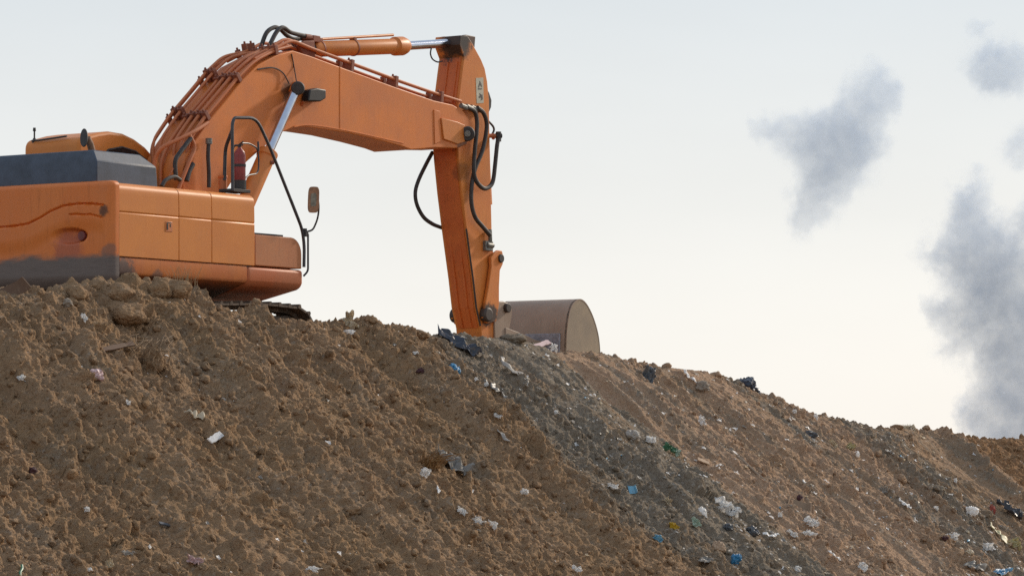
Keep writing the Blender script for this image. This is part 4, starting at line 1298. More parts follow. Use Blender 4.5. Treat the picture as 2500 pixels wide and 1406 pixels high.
def bag_mesh(w, h, seed, d=None):
    """a slumped, creased bag"""
    rs = np.random.RandomState(seed)
    o = rs.rand(6) * 60
    bm = bmesh.new()
    bmesh.ops.create_icosphere(bm, subdivisions=4, radius=1.0)
    V = np.array([v.co[:] for v in bm.verts])
    fs = [tuple(l.index for l in f.verts) for f in bm.faces]
    bm.free()
    x, y, z = V.T
    k = 1 - 0.42 * np.abs(perlin(x * 1.7 + o[0] + z, y * 1.7 + o[1] - z * 0.7, seed)) - 0.26 * np.abs(perlin(x * 4 + o[2] - y, z * 4 + o[3] + y * 2, seed + 1)) + 0.28 * perlin(x * 0.9 + o[4], y * 0.9 + z * 0.8 + o[5], seed + 2)
    P = V * k[:, None]
    P[:, 2] = np.maximum(P[:, 2], -0.5)
    return P * np.array([w / 2, h / 2, (d or min(w, h)) / 2]), fs


def strip_mesh(w, h, seed):
    """a long twisted ribbon of film"""
    rs = np.random.RandomState(seed)
    o = rs.rand(4) * 60
    n, m = 26, 5
    P = []
    for i in range(n):
        x = i / (n - 1)
        wd = (0.35 + 0.65 * abs(float(perlin(arr([x * 4 + o[0]]), arr([o[1]]), seed)[0]) * 1.6)) * math.sin(math.pi * (0.06 + 0.88 * x)) ** 0.5
        cy = 0.55 * float(perlin(arr([x * 2.2 + o[2]]), arr([o[3]]), seed + 1)[0])
        for j in range(m):
            y = (j / (m - 1) - 0.5) * wd + cy
            z = 0.30 * float(perlin(arr([x * 5 + o[1]]), arr([y * 2 + o[0]]), seed + 2)[0]) + 0.15
            P.append(((x - 0.5) * w, y * h, z * h))
    fs = [(i * m + j, (i + 1) * m + j, (i + 1) * m + j + 1, i * m + j + 1) for i in range(n - 1) for j in range(m - 1)]
    return np.array(P), fs


def put(name, cat, label, px, py, wpx, hpx, kind, mat, ang=0.0, seed=None, lean=0.0, rise=None, group=None):
    """one piece of rubbish lying on the slope; ang turns it on the slope, lean tips it up towards the viewer"""
    Xw, Yw, Zw, u, v = locate(px, py)
    sc_ = Yw / F
    w, h = wpx * sc_ * 1.12, hpx * sc_ * 1.12
    if kind == 'flap': w, h = w * 1.15, h * 1.15
    if kind == 'bag': w, h = w * 0.92, h * 0.92
    # long pieces lie in the slope itself, along the line they follow
    flat = kind in ('strip', 'pole', 'board', 'sheet')
    ca, sa = math.cos(math.radians(ang)), math.sin(math.radians(ang))
    dirv = Vector((ca, (sa / SLOPE + CS * ca) / SN, sa))
    if flat: w *= min(1.45, dirv.length)
    seed = seed if seed is not None else int(px * 7 + py)
    thick = None
    if kind == 'sheet':
        P, fs = sheet_mesh(w, h * 1.35, seed); thick = 0.003
    elif kind == 'flap':
        P, fs = sheet_mesh(w, h * 1.2, seed, 0.38); thick = 0.003
    elif kind == 'bag':
        P, fs = bag_mesh(w, h * 1.25, seed)
    elif kind == 'strip':
        P, fs = strip_mesh(w, h * 1.5, seed); thick = 0.003
    elif kind == 'rock':
        sh_, T_ = lump_shapes(1, seed, 4, 0.34)
        P, fs = sh_[0] * np.array([w / 2, h / 1.7, h / 2]), [tuple(t) for t in T_]
    elif kind == 'board':
        m = MB()
        n = 8
        rs = random.Random(seed)
        top = [(-w / 2 + w * i / n, h / 2 + h * 0.18 * (rs.random() - 0.5), 0.012 + 0.02 * math.sin(i * 0.8) * h) for i in range(n + 1)]
        bot = [(-w / 2 + w * i / n, -h / 2 + h * 0.18 * (rs.random() - 0.5), 0.012 + 0.02 * math.sin(i * 0.8) * h) for i in range(n + 1)]
        vs = top + bot + [(a, b, c - 0.018) for a, b, c in top + bot]
        k = n + 1
        fs = [(i, i + 1, k + i + 1, k + i) for i in range(n)] + [(2 * k + i, 3 * k + i, 3 * k + i + 1, 2 * k + i + 1) for i in range(n)]
        fs += [(i, 2 * k + i, 2 * k + i + 1, i + 1) for i in range(n)] + [(k + i, k + i + 1, 3 * k + i + 1, 3 * k + i) for i in range(n)]
        fs += [(0, k, 3 * k, 2 * k), (n, 2 * k + n, 3 * k + n, k + n)]
        P = np.array(vs)
    elif kind == 'tray':
        # a bent card tray: floor and two upturned walls
        m = MB()
        pr = [(-0.5, 0.30), (-0.40, 0.02), (0.35, 0.0), (0.5, 0.26), (0.53, 0.24), (0.38, -0.05), (-0.42, -0.03), (-0.54, 0.28)]
        vs = [(a * w, -h / 2, b * h * 1.3) for a, b in pr] + [(a * w * 0.92, h / 2, b * h * 1.1 + 0.01) for a, b in pr]
        n = len(pr)
        fs = [tuple(range(n)), tuple(range(2 * n - 1, n - 1, -1))] + [(i, (i + 1) % n, n + (i + 1) % n, n + i) for i in range(n)]
        P = np.array(vs)
    elif kind == 'pole':
        mm = MB().tube([(-w / 2, 0, 0), (-w / 6, 0.01, 0.01), (w / 5, -0.01, 0.0), (w / 2, 0, 0)], h / 2, 8)
        P, fs = np.array(mm.v), mm.f
    me = bpy.data.meshes.new(name)
    me.from_pydata([tuple(p) for p in P], [], fs)
    bm = bmesh.new()
    bm.from_mesh(me)
    bmesh.ops.recalc_face_normals(bm, faces=bm.faces)
    bm.to_mesh(me)
    bm.free()
    me.polygons.foreach_set('use_smooth', [True] * len(me.polygons))
    me.set_sharp_from_angle(angle=math.radians(40))
    me.materials.append(PL[mat])
    o = bpy.data.objects.new(name, me)
    COL.objects.link(o)
    if flat:
        N, xa = UP_N, dirv.normalized()
        R = Matrix((xa, N.cross(xa), N)).transposed()
    else:
        N = (UP_N * 0.58 + Vector((0, -0.42, 0))).normalized()      # scraps stand propped on the lumps, half turned outwards
        xa = Vector((-N.y, N.x, 0)).normalized()
        R = Matrix((xa, N.cross(xa), N)).transposed() @ Matrix.Rotation(math.radians(ang), 3, 'Z')
    if lean: R = Matrix.Rotation(math.radians(lean * (0.5 if flat else 0.4)), 3, 'X') @ R
    o.rotation_euler = R.to_euler()
    lift = (0.012 if rise is None else rise)
    if kind in ('sheet', 'flap', 'strip'): lift += 0.015
    if kind in ('bag', 'rock'): lift -= 0.12 * h
    o.location = Vector((Xw, Yw, Zw)) + UP_N * lift
    if lean > 0: o.location += Vector((0, 0, h * 0.14))
    if thick:
        s_ = o.modifiers.new('thickness', 'SOLIDIFY')
        s_.thickness = thick
    tag(o, label, cat, group)
    return o


ITEMS = [
    # (name, category, label, x, y, w, h, kind, material, angle, lean)
    ('paper_scrap', 'litter', 'small white paper scrap on the dark soil below the big clods under the counterweight', 203, 785, 14, 20, 'flap', 'white', 20, 20),
    ('plastic_bag', 'bag', 'crumpled pink and white plastic bag lying left of the grass roots on the brown slope', 235, 917, 46, 30, 'bag', 'pink', -35, 0),
    ('paper_scrap', 'litter', 'small white scrap close to the left edge, halfway up the brown slope', 48, 927, 20, 12, 'flap', 'white', 10, 0),
    ('paper_scrap', 'litter', 'tiny white scrap on the brown slope right below the pink and white bag', 310, 990, 10, 12, 'flap', 'white', 30, 20),
    ('plastic_film', 'litter', 'cream twisted piece of film with a knob end, up the slope from the white carton', 476, 1022, 50, 24, 'strip', 'cream', -18, 0),
    ('carton', 'litter', 'white flat carton piece with straight edges on the brown slope below the cream film', 525, 1072, 33, 15, 'board', 'white', 12, 35),
    ('paper_scrap', 'litter', 'tiny white scrap alone at the lower left, above the lilac scrap', 208, 1250, 12, 10, 'flap', 'white', 0, 10),
    ('plastic_scrap', 'litter', 'pale lilac torn plastic piece near the bottom edge on the left', 310, 1357, 32, 11, 'flap', 'pale', -10, 10),
    ('paper_scrap', 'litter', 'cream crumpled paper near the bottom edge between the lilac scrap and the small white one', 264, 1387, 26, 20, 'flap', 'cream', 15, 10),
    ('plastic_bag', 'bag', 'pink stained wrapper crumpled at the bottom of the slope, left of centre', 473, 1378, 42, 18, 'flap', 'pink', -25, 10),
    ('paper_scrap', 'litter', 'white torn paper strip cut by the bottom edge below the middle of the brown slope', 760, 1396, 36, 12, 'flap', 'white', -5, 10),
    ('plant_stem', 'plant', 'bright green upright stem in the bottom left corner', 50, 1396, 26, 6, 'pole', 'green', 90, 40),
    ('paper_scrap', 'litter', 'buff paper piece at the bottom edge, right of the green stem', 118, 1398, 26, 16, 'flap', 'buff', 0, 10),
    ('paper_scrap', 'litter', 'small white scrap at the bottom edge, right of the buff paper piece', 214, 1397, 20, 10, 'flap', 'white', 8, 10),
    ('plank', 'wood', 'short dark flat plank on the lower left slope among the clods', 412, 1284, 42, 9, 'board', 'slate', -14, 0),
    ('rag', 'rag', 'dark red rag half buried at the far left of the lower slope', 80, 1150, 26, 18, 'bag', 'maroon', -20, 0),
    ('stone', 'stone', 'rounded pale stone among the clods under the counterweight', 166, 740, 26, 18, 'rock', 'stone', 0, 0),
    ('plank', 'wood', 'brown flat board sticking out of the soil left of the grass roots', 288, 850, 66, 12, 'board', 'rust', -3, 30),
    ('iron_plate', 'metal', 'curved rusty brown iron plate on the crest at the left edge', 26, 718, 80, 30, 'tray', 'rust', 24, 25),
    ('plastic_bag', 'bag', 'torn cream bag standing up at the crest below the excavator arm', 850, 797, 28, 40, 'flap', 'cream', 10, 35),
    ('paper_scrap', 'litter', 'white scrap right under the torn cream bag at the crest', 852, 818, 26, 12, 'flap', 'white', 0, 10),
    ('plastic_sheet', 'plastic sheet', 'long glossy black plastic sheet hanging over the crest under the excavator stick', 1126, 850, 140, 46, 'sheet', 'navy', -33, 0),
    ('plastic_bag', 'bag', 'bright blue plastic bag on the slope below the black plastic sheet', 1110, 903, 34, 30, 'bag', 'blue', -30, 0),
    ('rag', 'rag', 'small dark maroon rag left of the bright blue bag', 1026, 906, 22, 18, 'bag', 'maroon', 0, 0),
    ('paper_scrap', 'litter', 'thin white strip above the maroon rag near the crest', 1013, 867, 16, 7, 'flap', 'white', 0, 10),
    ('plastic_film', 'litter', 'long torn grey film trailing down the slope below the bucket link', 1252, 914, 92, 20, 'strip', 'pale', -48, 0),
    ('plastic_film', 'litter', 'dusty grey film patch on the slope below the bright blue bag', 1206, 955, 62, 18, 'strip', 'grey', -38, 0),
    ('paper_scrap', 'litter', 'small white fleck right below the bright blue bag', 1160, 932, 10, 9, 'flap', 'white', 0, 10),
    ('paper_scrap', 'litter', 'second small white fleck below the bright blue bag, farther down the slope', 1184, 945, 12, 9, 'flap', 'white', 40, 10),
    ('plastic_scrap', 'litter', 'curved white rim of plastic above the thin grey film in the middle of the slope', 1213, 1022, 22, 12, 'flap', 'white', -30, 10),
    ('plastic_film', 'litter', 'thin grey strip of film in the middle of the slope', 1220, 1062, 52, 11, 'strip', 'pale', -50, 0),
    ('plastic_sheet', 'plastic sheet', 'large dusty translucent sheet spread beside the brown straw in the middle of the slope', 1108, 1140, 96, 58, 'sheet', 'grey', -35, 0),
    ('paper_scrap', 'litter', 'white bent scrap just below the brown straw', 1035, 1162, 24, 22, 'flap', 'white', -40, 10),
    ('plastic_film', 'litter', 'short white thread of film below the brown straw', 1066, 1200, 22, 6, 'strip', 'white', -70, 10),
    ('paper_scrap', 'litter', 'white scrap with pointed corners alone in the centre of the lower slope', 1277, 1207, 20, 13, 'flap', 'white', -12, 15),
    ('paper_scrap', 'litter', 'leftmost and thinnest of three bright white scraps in a row on the lower slope', 1126, 1256, 26, 13, 'flap', 'white', -48, 15),
    ('paper_scrap', 'litter', 'middle and largest of three bright white scraps in a row on the lower slope', 1163, 1280, 32, 20, 'flap', 'white', -25, 20),
    ('paper_scrap', 'litter', 'rightmost of three bright white scraps in a row on the lower slope', 1200, 1287, 24, 15, 'flap', 'white', -52, 15),
    ('paper_scrap', 'litter', 'white scrap cut by the bottom edge in the middle of the photo', 1405, 1396, 28, 14, 'flap', 'white', -15, 15),
    ('paper_scrap', 'litter', 'small square white fleck on the grey band below the bucket', 1355, 1012, 10, 8, 'flap', 'white', 0, 15),
    ('paper_scrap', 'litter', 'pointed white paper standing on the crest in front of the bucket', 1350, 840, 18, 24, 'flap', 'white', 10, 50),
    ('cardboard', 'cardboard', 'pinkish card lying on the crest left of the pointed white paper', 1322, 843, 44, 12, 'board', 'pink', 6, 20),
    ('paper_scrap', 'litter', 'white scrap at the foot of the brown lumps, left of the light blue box', 1494, 1194, 26, 12, 'flap', 'white', -20, 10),
    ('plastic_bag', 'bag', 'large crumpled whitish bag at the upper edge of the grey band', 1545, 1065, 46, 28, 'bag', 'pale', -15, 0),
    ('paper_scrap', 'litter', 'white scrap right of the large crumpled whitish bag', 1586, 1080, 24, 13, 'flap', 'white', -15, 15),
    ('plastic_scrap', 'litter', 'green and white torn wrapper on the tan slide', 1634, 1102, 40, 18, 'flap', 'green', -32, 15),
    ('paper_scrap', 'litter', 'mint coloured end of torn paper beside the green wrapper', 1650, 1112, 16, 14, 'flap', 'mint', -10, 15),
    ('paper_scrap', 'litter', 'pinkish white upright scrap by the dark crack on the upper right slope', 1710, 1034, 18, 22, 'flap', 'white', 5, 30),
    ('plastic_box', 'litter', 'small light blue open box with a white rim on the grey band', 1541, 1200, 20, 18, 'tray', 'lightblue', 0, 20),
    ('plastic_sheet', 'plastic sheet', 'slate grey sheet hanging down the slope near the crest right of the bucket', 1580, 925, 34, 42, 'flap', 'greyblue', -8, 10),
    ('plastic_film', 'litter', 'white folded film near the crest right of the slate grey sheet', 1682, 927, 40, 13, 'strip', 'white', -42, 10),
    ('stone', 'stone', 'grey rounded block half buried below the white folded film', 1717, 944, 32, 24, 'rock', 'stone', 0, 0),
    ('rubbish_bag', 'bag', 'heap of black rubbish bags on the skyline at the right', 1822, 942, 66, 46, 'bag', 'navy', -20, 0),
    ('rubbish_bag', 'bag', 'smaller black crumpled bag leaning on the right of the bag heap', 1846, 946, 28, 32, 'bag', 'black', 0, 0),
    ('wood_chip', 'wood', 'pale wood chip lying in a dark hollow left of the long pole', 1716, 1129, 28, 11, 'board', 'buff', -25, 20),
    ('pole', 'wood', 'long thin weathered pole lying down the tan slope', 1830, 1143, 118, 6, 'pole', 'wood', -41, 0),
    ('paper_scrap', 'litter', 'whitish crumpled scrap above the brown lump, left of the upright white bag', 1628, 1228, 20, 14, 'flap', 'cream', 0, 15),
    ('plastic_bag', 'bag', 'white bag standing upright left of the biggest torn white sheet', 1716, 1252, 26, 28, 'bag', 'white', 10, 0),
    ('plastic_sheet', 'plastic sheet', 'biggest torn white sheet with pointed corners on the lower right slope', 1772, 1252, 66, 32, 'flap', 'white', -30, 20),
    ('plastic_bag', 'bag', 'yellow wrapper lying on the bare grey strip', 1644, 1292, 26, 14, 'flap', 'yellow', -35, 15),
    ('plastic_scrap', 'litter', 'mint and white striped wrapper right of the yellow wrapper', 1697, 1284, 26, 16, 'flap', 'mint', -45, 15),
    ('plastic_bag', 'bag', 'buff carrier bag with folds between red brown lumps near the bottom', 1757, 1335, 34, 34, 'bag', 'buff', 25, 0),
    ('plastic_bag', 'bag', 'deep blue bag right below the buff carrier bag', 1798, 1364, 30, 26, 'bag', 'blue', -45, 0),
    ('plastic_sheet', 'plastic sheet', 'flat grey plastic left of the deep blue bag, a white fleck on it', 1722, 1372, 52, 22, 'sheet', 'grey', 0, 0),
    ('plastic_scrap', 'litter', 'pale blue and white crumpled film on the bare grey strip below the yellow wrapper', 1604, 1322, 30, 15, 'flap', 'lightblue', -30, 10),
    ('plastic_bag', 'bag', 'teal grey slumped bag right of the biggest torn white sheet', 1838, 1296, 36, 24, 'bag', 'slate', -30, 0),
    ('plastic_bag', 'bag', 'dark slate bag directly below the biggest torn white sheet', 1778, 1288, 34, 20, 'bag', 'slate', 0, 0),
    ('plastic_film', 'litter', 'white bone shaped film right of the teal grey bag', 1880, 1312, 38, 13, 'strip', 'white', -12, 10),
    ('paper_scrap', 'litter', 'upper white torn paper at the edge of the tan slide, below the bent card tray', 1978, 1281, 36, 20, 'flap', 'white', -12, 15),
    ('paper_scrap', 'litter', 'left white strip at the edge of the tan slide, right of the bone shaped film', 1932, 1308, 32, 11, 'flap', 'white', -32, 15),
    ('paper_scrap', 'litter', 'lower white torn paper at the edge of the tan slide', 1972, 1309, 30, 14, 'flap', 'white', -5, 15),
    ('cardboard', 'cardboard', 'bent brown card tray lying on the tan slope', 1948, 1236, 54, 26, 'tray', 'brown', -22, 0),
    ('rag', 'rag', 'dark rag inside the bent brown card tray', 1953, 1216, 18, 18, 'bag', 'maroon', 0, 0),
    ('paper_scrap', 'litter', 'round white scrap on the tan slope left of the bent card tray', 1901, 1263, 12, 11, 'flap', 'white', 0, 20),
    ('plastic_bag', 'bag', 'white bag at the bottom edge on the tan slide', 2104, 1392, 22, 24, 'flap', 'white', 15, 30),
    ('paper_scrap', 'litter', 'white folded paper near the bottom edge, left of the tan slide', 1944, 1394, 20, 14, 'flap', 'white', -40, 15),
    ('plastic_film', 'litter', 'thin white strip lying on the lumps at the left border of the tan slide', 2036, 1360, 34, 9, 'strip', 'white', -38, 10),
    ('plastic_bag', 'bag', 'pale arched piece of plastic at the lower edge of the grey streak', 2156, 1202, 26, 16, 'flap', 'pale', -25, 15),
    ('plastic_scrap', 'litter', 'bluish white ball of plastic right of the lemon coloured paper', 2092, 1108, 16, 14, 'bag', 'white', 0, 0),
    ('paper_scrap', 'litter', 'cream crumpled paper uphill from the lemon coloured paper', 2033, 1089, 22, 12, 'flap', 'cream', -40, 15),
    ('paper_scrap', 'litter', 'lemon coloured torn paper on the upper right slope', 2075, 1096, 20, 14, 'flap', 'lemon', -10, 15),
    ('paper_scrap', 'litter', 'small square white scrap just below the skyline on the right', 1990, 1024, 10, 11, 'flap', 'white', 0, 20),
    ('paper_scrap', 'litter', 'small white scrap left of the square one below the skyline', 1937, 1010, 10, 9, 'flap', 'white', 0, 20),
    ('plastic_bag', 'bag', 'cream bag hanging at the skyline beside the pale dry grass', 2230, 1043, 12, 16, 'bag', 'cream', 0, 0),
    ('rubbish_bag', 'bag', 'dark grey bag half buried below the skyline right of the bag heap', 1980, 1064, 42, 24, 'bag', 'slate', -20, 0),
    ('plastic_film', 'litter', 'white torn strip on the grey streak at the right', 2207, 1236, 32, 12, 'strip', 'white', -40, 10),
    ('plastic_scrap', 'litter', 'white and maroon wrapper on the lower right slope', 2326, 1318, 20, 18, 'flap', 'white', 0, 15),
    ('rag', 'rag', 'maroon rag touching the white and maroon wrapper', 2308, 1314, 22, 10, 'bag', 'maroon', 0, 0),
    ('plastic_bag', 'bag', 'plump white bag on the grey streak near the right edge', 2373, 1246, 36, 22, 'bag', 'white', -20, 0),
    ('rag', 'rag', 'red rag with a white end beside the black sheet at the right edge', 2424, 1243, 18, 30, 'bag', 'red', 0, 0),
    ('plastic_sheet', 'plastic sheet', 'torn black sheet spread under the red brown bank at the right edge', 2462, 1250, 80, 40, 'sheet', 'black', -38, 0),
    ('plastic_film', 'litter', 'long pale strip winding down near the right edge', 2440, 1312, 60, 13, 'strip', 'lemon', -48, 10),
    ('plastic_bag', 'bag', 'pale yellow crumpled bag at the right edge below the winding strip', 2476, 1336, 30, 22, 'flap', 'lemon', -30, 15),
    ('plastic_bag', 'bag', 'cream bag left of a white rimmed wrapper near the bottom right', 2367, 1349, 24, 16, 'bag', 'cream', -10, 0),
    ('plastic_bag', 'bag', 'white rimmed wrapper near the bottom right corner', 2408, 1344, 30, 20, 'flap', 'white', -10, 15),
    ('tarpaulin', 'tarpaulin', 'blue tarpaulin cut by the bottom edge in the right corner', 2440, 1402, 66, 18, 'sheet', 'blue', 0, 10),
    ('plastic_sheet', 'plastic sheet', 'grey plastic spread uphill from the blue tarpaulin', 2378, 1386, 70, 26, 'sheet', 'grey', 0, 0),
    ('paper_scrap', 'litter', 'small white scrap above the white strip on the grey streak', 2284, 1246, 11, 10, 'flap', 'white', 0, 15),
    ('paper_scrap', 'litter', 'white scrap below the brown lumps high on the right slope', 2330, 1178, 9, 12, 'flap', 'white', 0, 20),
    ('plastic_film', 'litter', 'whitish film among the lumps high on the right slope', 2170, 1110, 24, 10, 'strip', 'pale', -35, 10),
]
for it in ITEMS:
    put(*it[:10], lean=it[10])

# --- single clods and blocks along the crest
CLODS = [
    (905, 778, 36, 26, 'round brown clod sitting alone on the crest left of the excavator stick'),
    (235, 694, 34, 26, 'small pointed clod on the crest in front of the counterweight'),
    (185, 712, 62, 44, 'rounded clod on the crest under the counterweight, left of the small pointed one'),
    (292, 706, 80, 54, 'broad clod on the crest under the counterweight, right of the small pointed one'),
    (385, 702, 66, 56, 'tall clod on the crest left of the dry grass under the machine'),
    (432, 700, 70, 50, 'rough clod carrying the dry grass tuft on the crest'),
    (300, 755, 110, 70, 'big lump of earth below the crest clods under the counterweight'),
    (1025, 812, 46, 26, 'ragged clod on the crest left of the black plastic sheet'),
    (845, 768, 40, 16, 'flat clod on the crest above the torn cream bag'),
    (1628, 882, 24, 16, 'clod on the skyline right of the slate grey sheet'),
    (1754, 915, 18, 14, 'clod on the skyline left of the black bag heap'),
    (2262, 1042, 20, 15, 'clod on the skyline right of the pale dry grass'),
    (2494, 1056, 14, 16, 'clod on the skyline at the right edge'),
    (2190, 1032, 34, 14, 'low clod on the skyline left of the pale dry grass'),
    (1255, 822, 60, 26, 'grey clod heaped on the crest at the foot of the bucket link'),
    (2195, 1165, 40, 26, 'rounded reddish lump on the right slope below the skyline'),
    (2290, 1190, 34, 20, 'reddish lump at the upper edge of the grey streak'),
    (372, 870, 60, 66, 'steep lump of earth that the loose grass roots hang from'),
    (1640, 1245, 30, 22, 'brown lump below the whitish crumpled scrap'),
    (860, 1240, 44, 28, 'rounded lump on the brown slope left of the three bright white scraps'),
]
from mathutils import noise as mn


def clod_mesh(seed, size):
    """a clod knitted from smaller crumbs"""
    bm = bmesh.new()
    bmesh.ops.create_icosphere(bm, subdivisions=5, radius=1.0)
    o = Vector((seed * 1.37 % 50, seed * 0.71 % 40, seed * 2.1 % 30))
    s2 = max(1.8, size * 6.0)
    for vv in bm.verts:
        p = vv.co.copy()
        k = 1 + 0.38 * mn.noise(p * 1.1 + o) + 0.16 * (0.55 - mn.voronoi(p * s2 * 0.55 + o)[0][0]) + 0.10 * (0.5 - mn.voronoi(p * s2 * 1.4 + o)[0][0]) + 0.06 * mn.noise(p * s2 * 3.5 + o)
        vv.co = p * k
    V = np.array([x.co[:] for x in bm.verts])
    T = np.array([[l.index for l in f.verts] for f in bm.faces])
    bm.free()
    return V, T


for px, py, w, h, lab in CLODS:
    Xw, Yw, Zw, u, v = locate(px, py + h * 0.35)
    s_ = Yw / F
    V, T_ = clod_mesh(int(px + py), w * s_)
    V = V * np.array([w * s_ * 0.46, w * s_ * 0.42, h * s_ * 0.48])
    o = mesh_np('dirt_clod', V, T_, SOIL)
    o.location = (Xw, Yw + w * s_ * 0.2, Zw + h * s_ * 0.16)
    uu, vv = world_uv(Xw, Yw)
    g, t, _r = zones(arr([uu]), arr([vv]))
    put_attr(o, np.full(len(V), g[0]), np.full(len(V), t[0]))
    tag(o, lab, 'clod', 'clods on the crest')

# --- dry grass and roots
M_STRAW = simple('dry_grass', (0.34, 0.23, 0.12, 1), 0.8)
M_ROOT = simple('root_fibre', (0.20, 0.125, 0.065, 1), 0.85)
M_PALEG = simple('bleached_grass', (0.55, 0.45, 0.30, 1), 0.8)


def grass(label, px, py, n, hgt, spread, mat, r=0.004, droop=0.3, seed=1, lean=(0, 0)):
    Xw, Yw, Zw, u, v = locate(px, py)
    rs = random.Random(seed)
    m = MB()
    for i in range(n):
        a = rs.random() * 6.28
        b = Vector((math.cos(a), math.sin(a) * 0.6, 0)) * spread * rs.random()
        h = hgt * (0.45 + 0.55 * rs.random())
        dr = Vector((rs.uniform(-1, 1) + lean[0], rs.uniform(-.5, .5) + lean[1], 0)) * h * droop
        pts = [b, b + Vector((0, 0, h * 0.5)) + dr * 0.3, b + Vector((0, 0, h * (0.95 - 0.3 * rs.random() * droop))) + dr]
        m.tube(smooth_path(pts, 4), r, 4, radii=[r * (1 - 0.7 * k / 8) for k in range(9)])
    o = m.build('dry_grass', mat, None)
    o.location = (Xw, Yw, Zw - 0.02)
    return tag(o, label, 'grass')


grass('thin tuft of dry grass stalks standing on the crest under the machine', 452, 700, 42, 0.42, 0.20, M_STRAW, 0.004, 0.35, 2)
grass('bleached pale tuft of dry grass on the skyline at the right', 2215, 1044, 60, 0.10, 0.10, M_PALEG, 0.004, 0.6, 3)
grass('brown straw bundle on the middle of the slope above the white bent scrap', 1040, 1140, 90, 0.30, 0.22, simple('brown_straw', (0.26, 0.15, 0.06, 1), 0.85), 0.005, 1.3, 4, (0.6, -0.6))


def roots():
    Xw, Yw, Zw, u, v = locate(380, 890)
    rs = random.Random(11)
    m = MB()
    for i in range(46):
        x0, z0_ = rs.uniform(-0.28, 0.22), rs.uniform(-0.05, 0.35)
        x1, z1_ = x0 + rs.uniform(-0.2, 0.25), z0_ - rs.uniform(0.1, 0.45)
        y = rs.uniform(-0.22, 0.05)
        pts = [Vector((x0, 0.12 + z0_ * .3, z0_)), Vector(((x0 + x1) / 2 + rs.uniform(-.12, .12), y - 0.12, (z0_ + z1_) / 2 + 0.04)), Vector((x1, y, z1_)), Vector((x1 + rs.uniform(-.12, .12), y + 0.1, z1_ + rs.uniform(-.05, .1)))]
        m.tube(smooth_path(pts, 5), 0.0035, 4)
    o = m.build('grass_roots', M_ROOT, None)
    o.location = (Xw, Yw, Zw + 0.05)
    tag(o, 'tangle of thin brown grass roots hanging from a steep lump on the left slope', 'roots')


roots()


# --- countless small flecks of film and paper trodden into the waste
def flecks():
    rs = np.random.RandomState(8)
    n = 52000
    u = UC + 0.1 + 5.8 * rs.rand(n)
    v = -9 + 34 * rs.rand(n)
    g, t, _r = zones(u, v)
    right = sstep(crest_v(700), crest_v(1500), v - 0.1 * u)
    keep = rs.rand(n) < 0.008 + 0.22 * g * right + 0.12 * right * sstep(1.5, 4.0, u) * sstep(-0.2, 0.5, perlin(u * 0.8, v * 1.1, 90))
    u, v = u[keep], v[keep]
    Xs, Ys, Zs = surf(u, v)
    Zs = Zs + 0.006
    names = ['white', 'pale', 'cream', 'grey', 'lightblue']
    prob = [0.42, 0.30, 0.14, 0.12, 0.02]
    me = bpy.data.meshes.new('litter_flecks')
    vs, fs, mi = [], [], []
    kit = [sheet_mesh(1.0, 1.0, 1000 + i, 0.4, 2, 9) for i in range(40)]
    for i in range(len(u)):
        s_ = 0.019 + 0.06 * rs.rand() ** 4.6
        P, F_ = kit[i % 40]
        P = P * np.array([s_ * (1 + rs.rand()), s_, s_])
        a = rs.rand() * 6.28
        ca, sa = math.cos(a), math.sin(a)
        xa = Vector((1, 0, 0)) - UP_N * UP_N.x
        xa.normalize()
        ya = UP_N.cross(xa)
        b = len(vs)
        o3 = Vector((Xs[i], Ys[i], Zs[i]))
        tl = rs.uniform(-0.3, 0.9)
        for x, y, z in P:
            x2, y2 = x * ca - y * sa, x * sa + y * ca
            vs.append(tuple(o3 + xa * x2 + ya * (y2 * math.cos(tl)) + UP_N * (z + abs(y2) * math.sin(abs(tl)))))
        mm = int(rs.choice(5, p=prob))
        for f in F_:
            fs.append(tuple(b + k for k in f))
            mi.append(mm)
    me.from_pydata(vs, [], fs)
    for nme in names: me.materials.append(PL[nme])
    me.polygons.foreach_set('material_index', mi)
    me.polygons.foreach_set('use_smooth', [True] * len(fs))
    o = bpy.data.objects.new('litter_flecks', me)
    COL.objects.link(o)
    tag(o, 'countless tiny flecks of pale film and paper strewn in the waste', 'litter', kind='stuff')


flecks()
# ------------------------------------------------------------------ sky, smoke, sun, camera
SUN_EL, SUN_AZ = math.radians(28.0), math.radians(47.0)     # azimuth from the view direction towards the right
world = bpy.data.worlds.new('World')
scene.world = world
world.use_nodes = True
wt = world.node_tree
wt.nodes.clear()
sky = wt.nodes.new('ShaderNodeTexSky')
sky.sky_type = 'NISHITA'
sky.sun_disc = False
sky.sun_elevation = SUN_EL
sky.sun_rotation = SUN_AZ
sky.altitude = 50
sky.air_density = 1.0
sky.dust_density = SKY_DUST = 1.5
sky.ozone_density = 1.0
bg = wt.nodes.new('ShaderNodeBackground')
bg.inputs[1].default_value = 0.10
wo = wt.nodes.new('ShaderNodeOutputWorld')
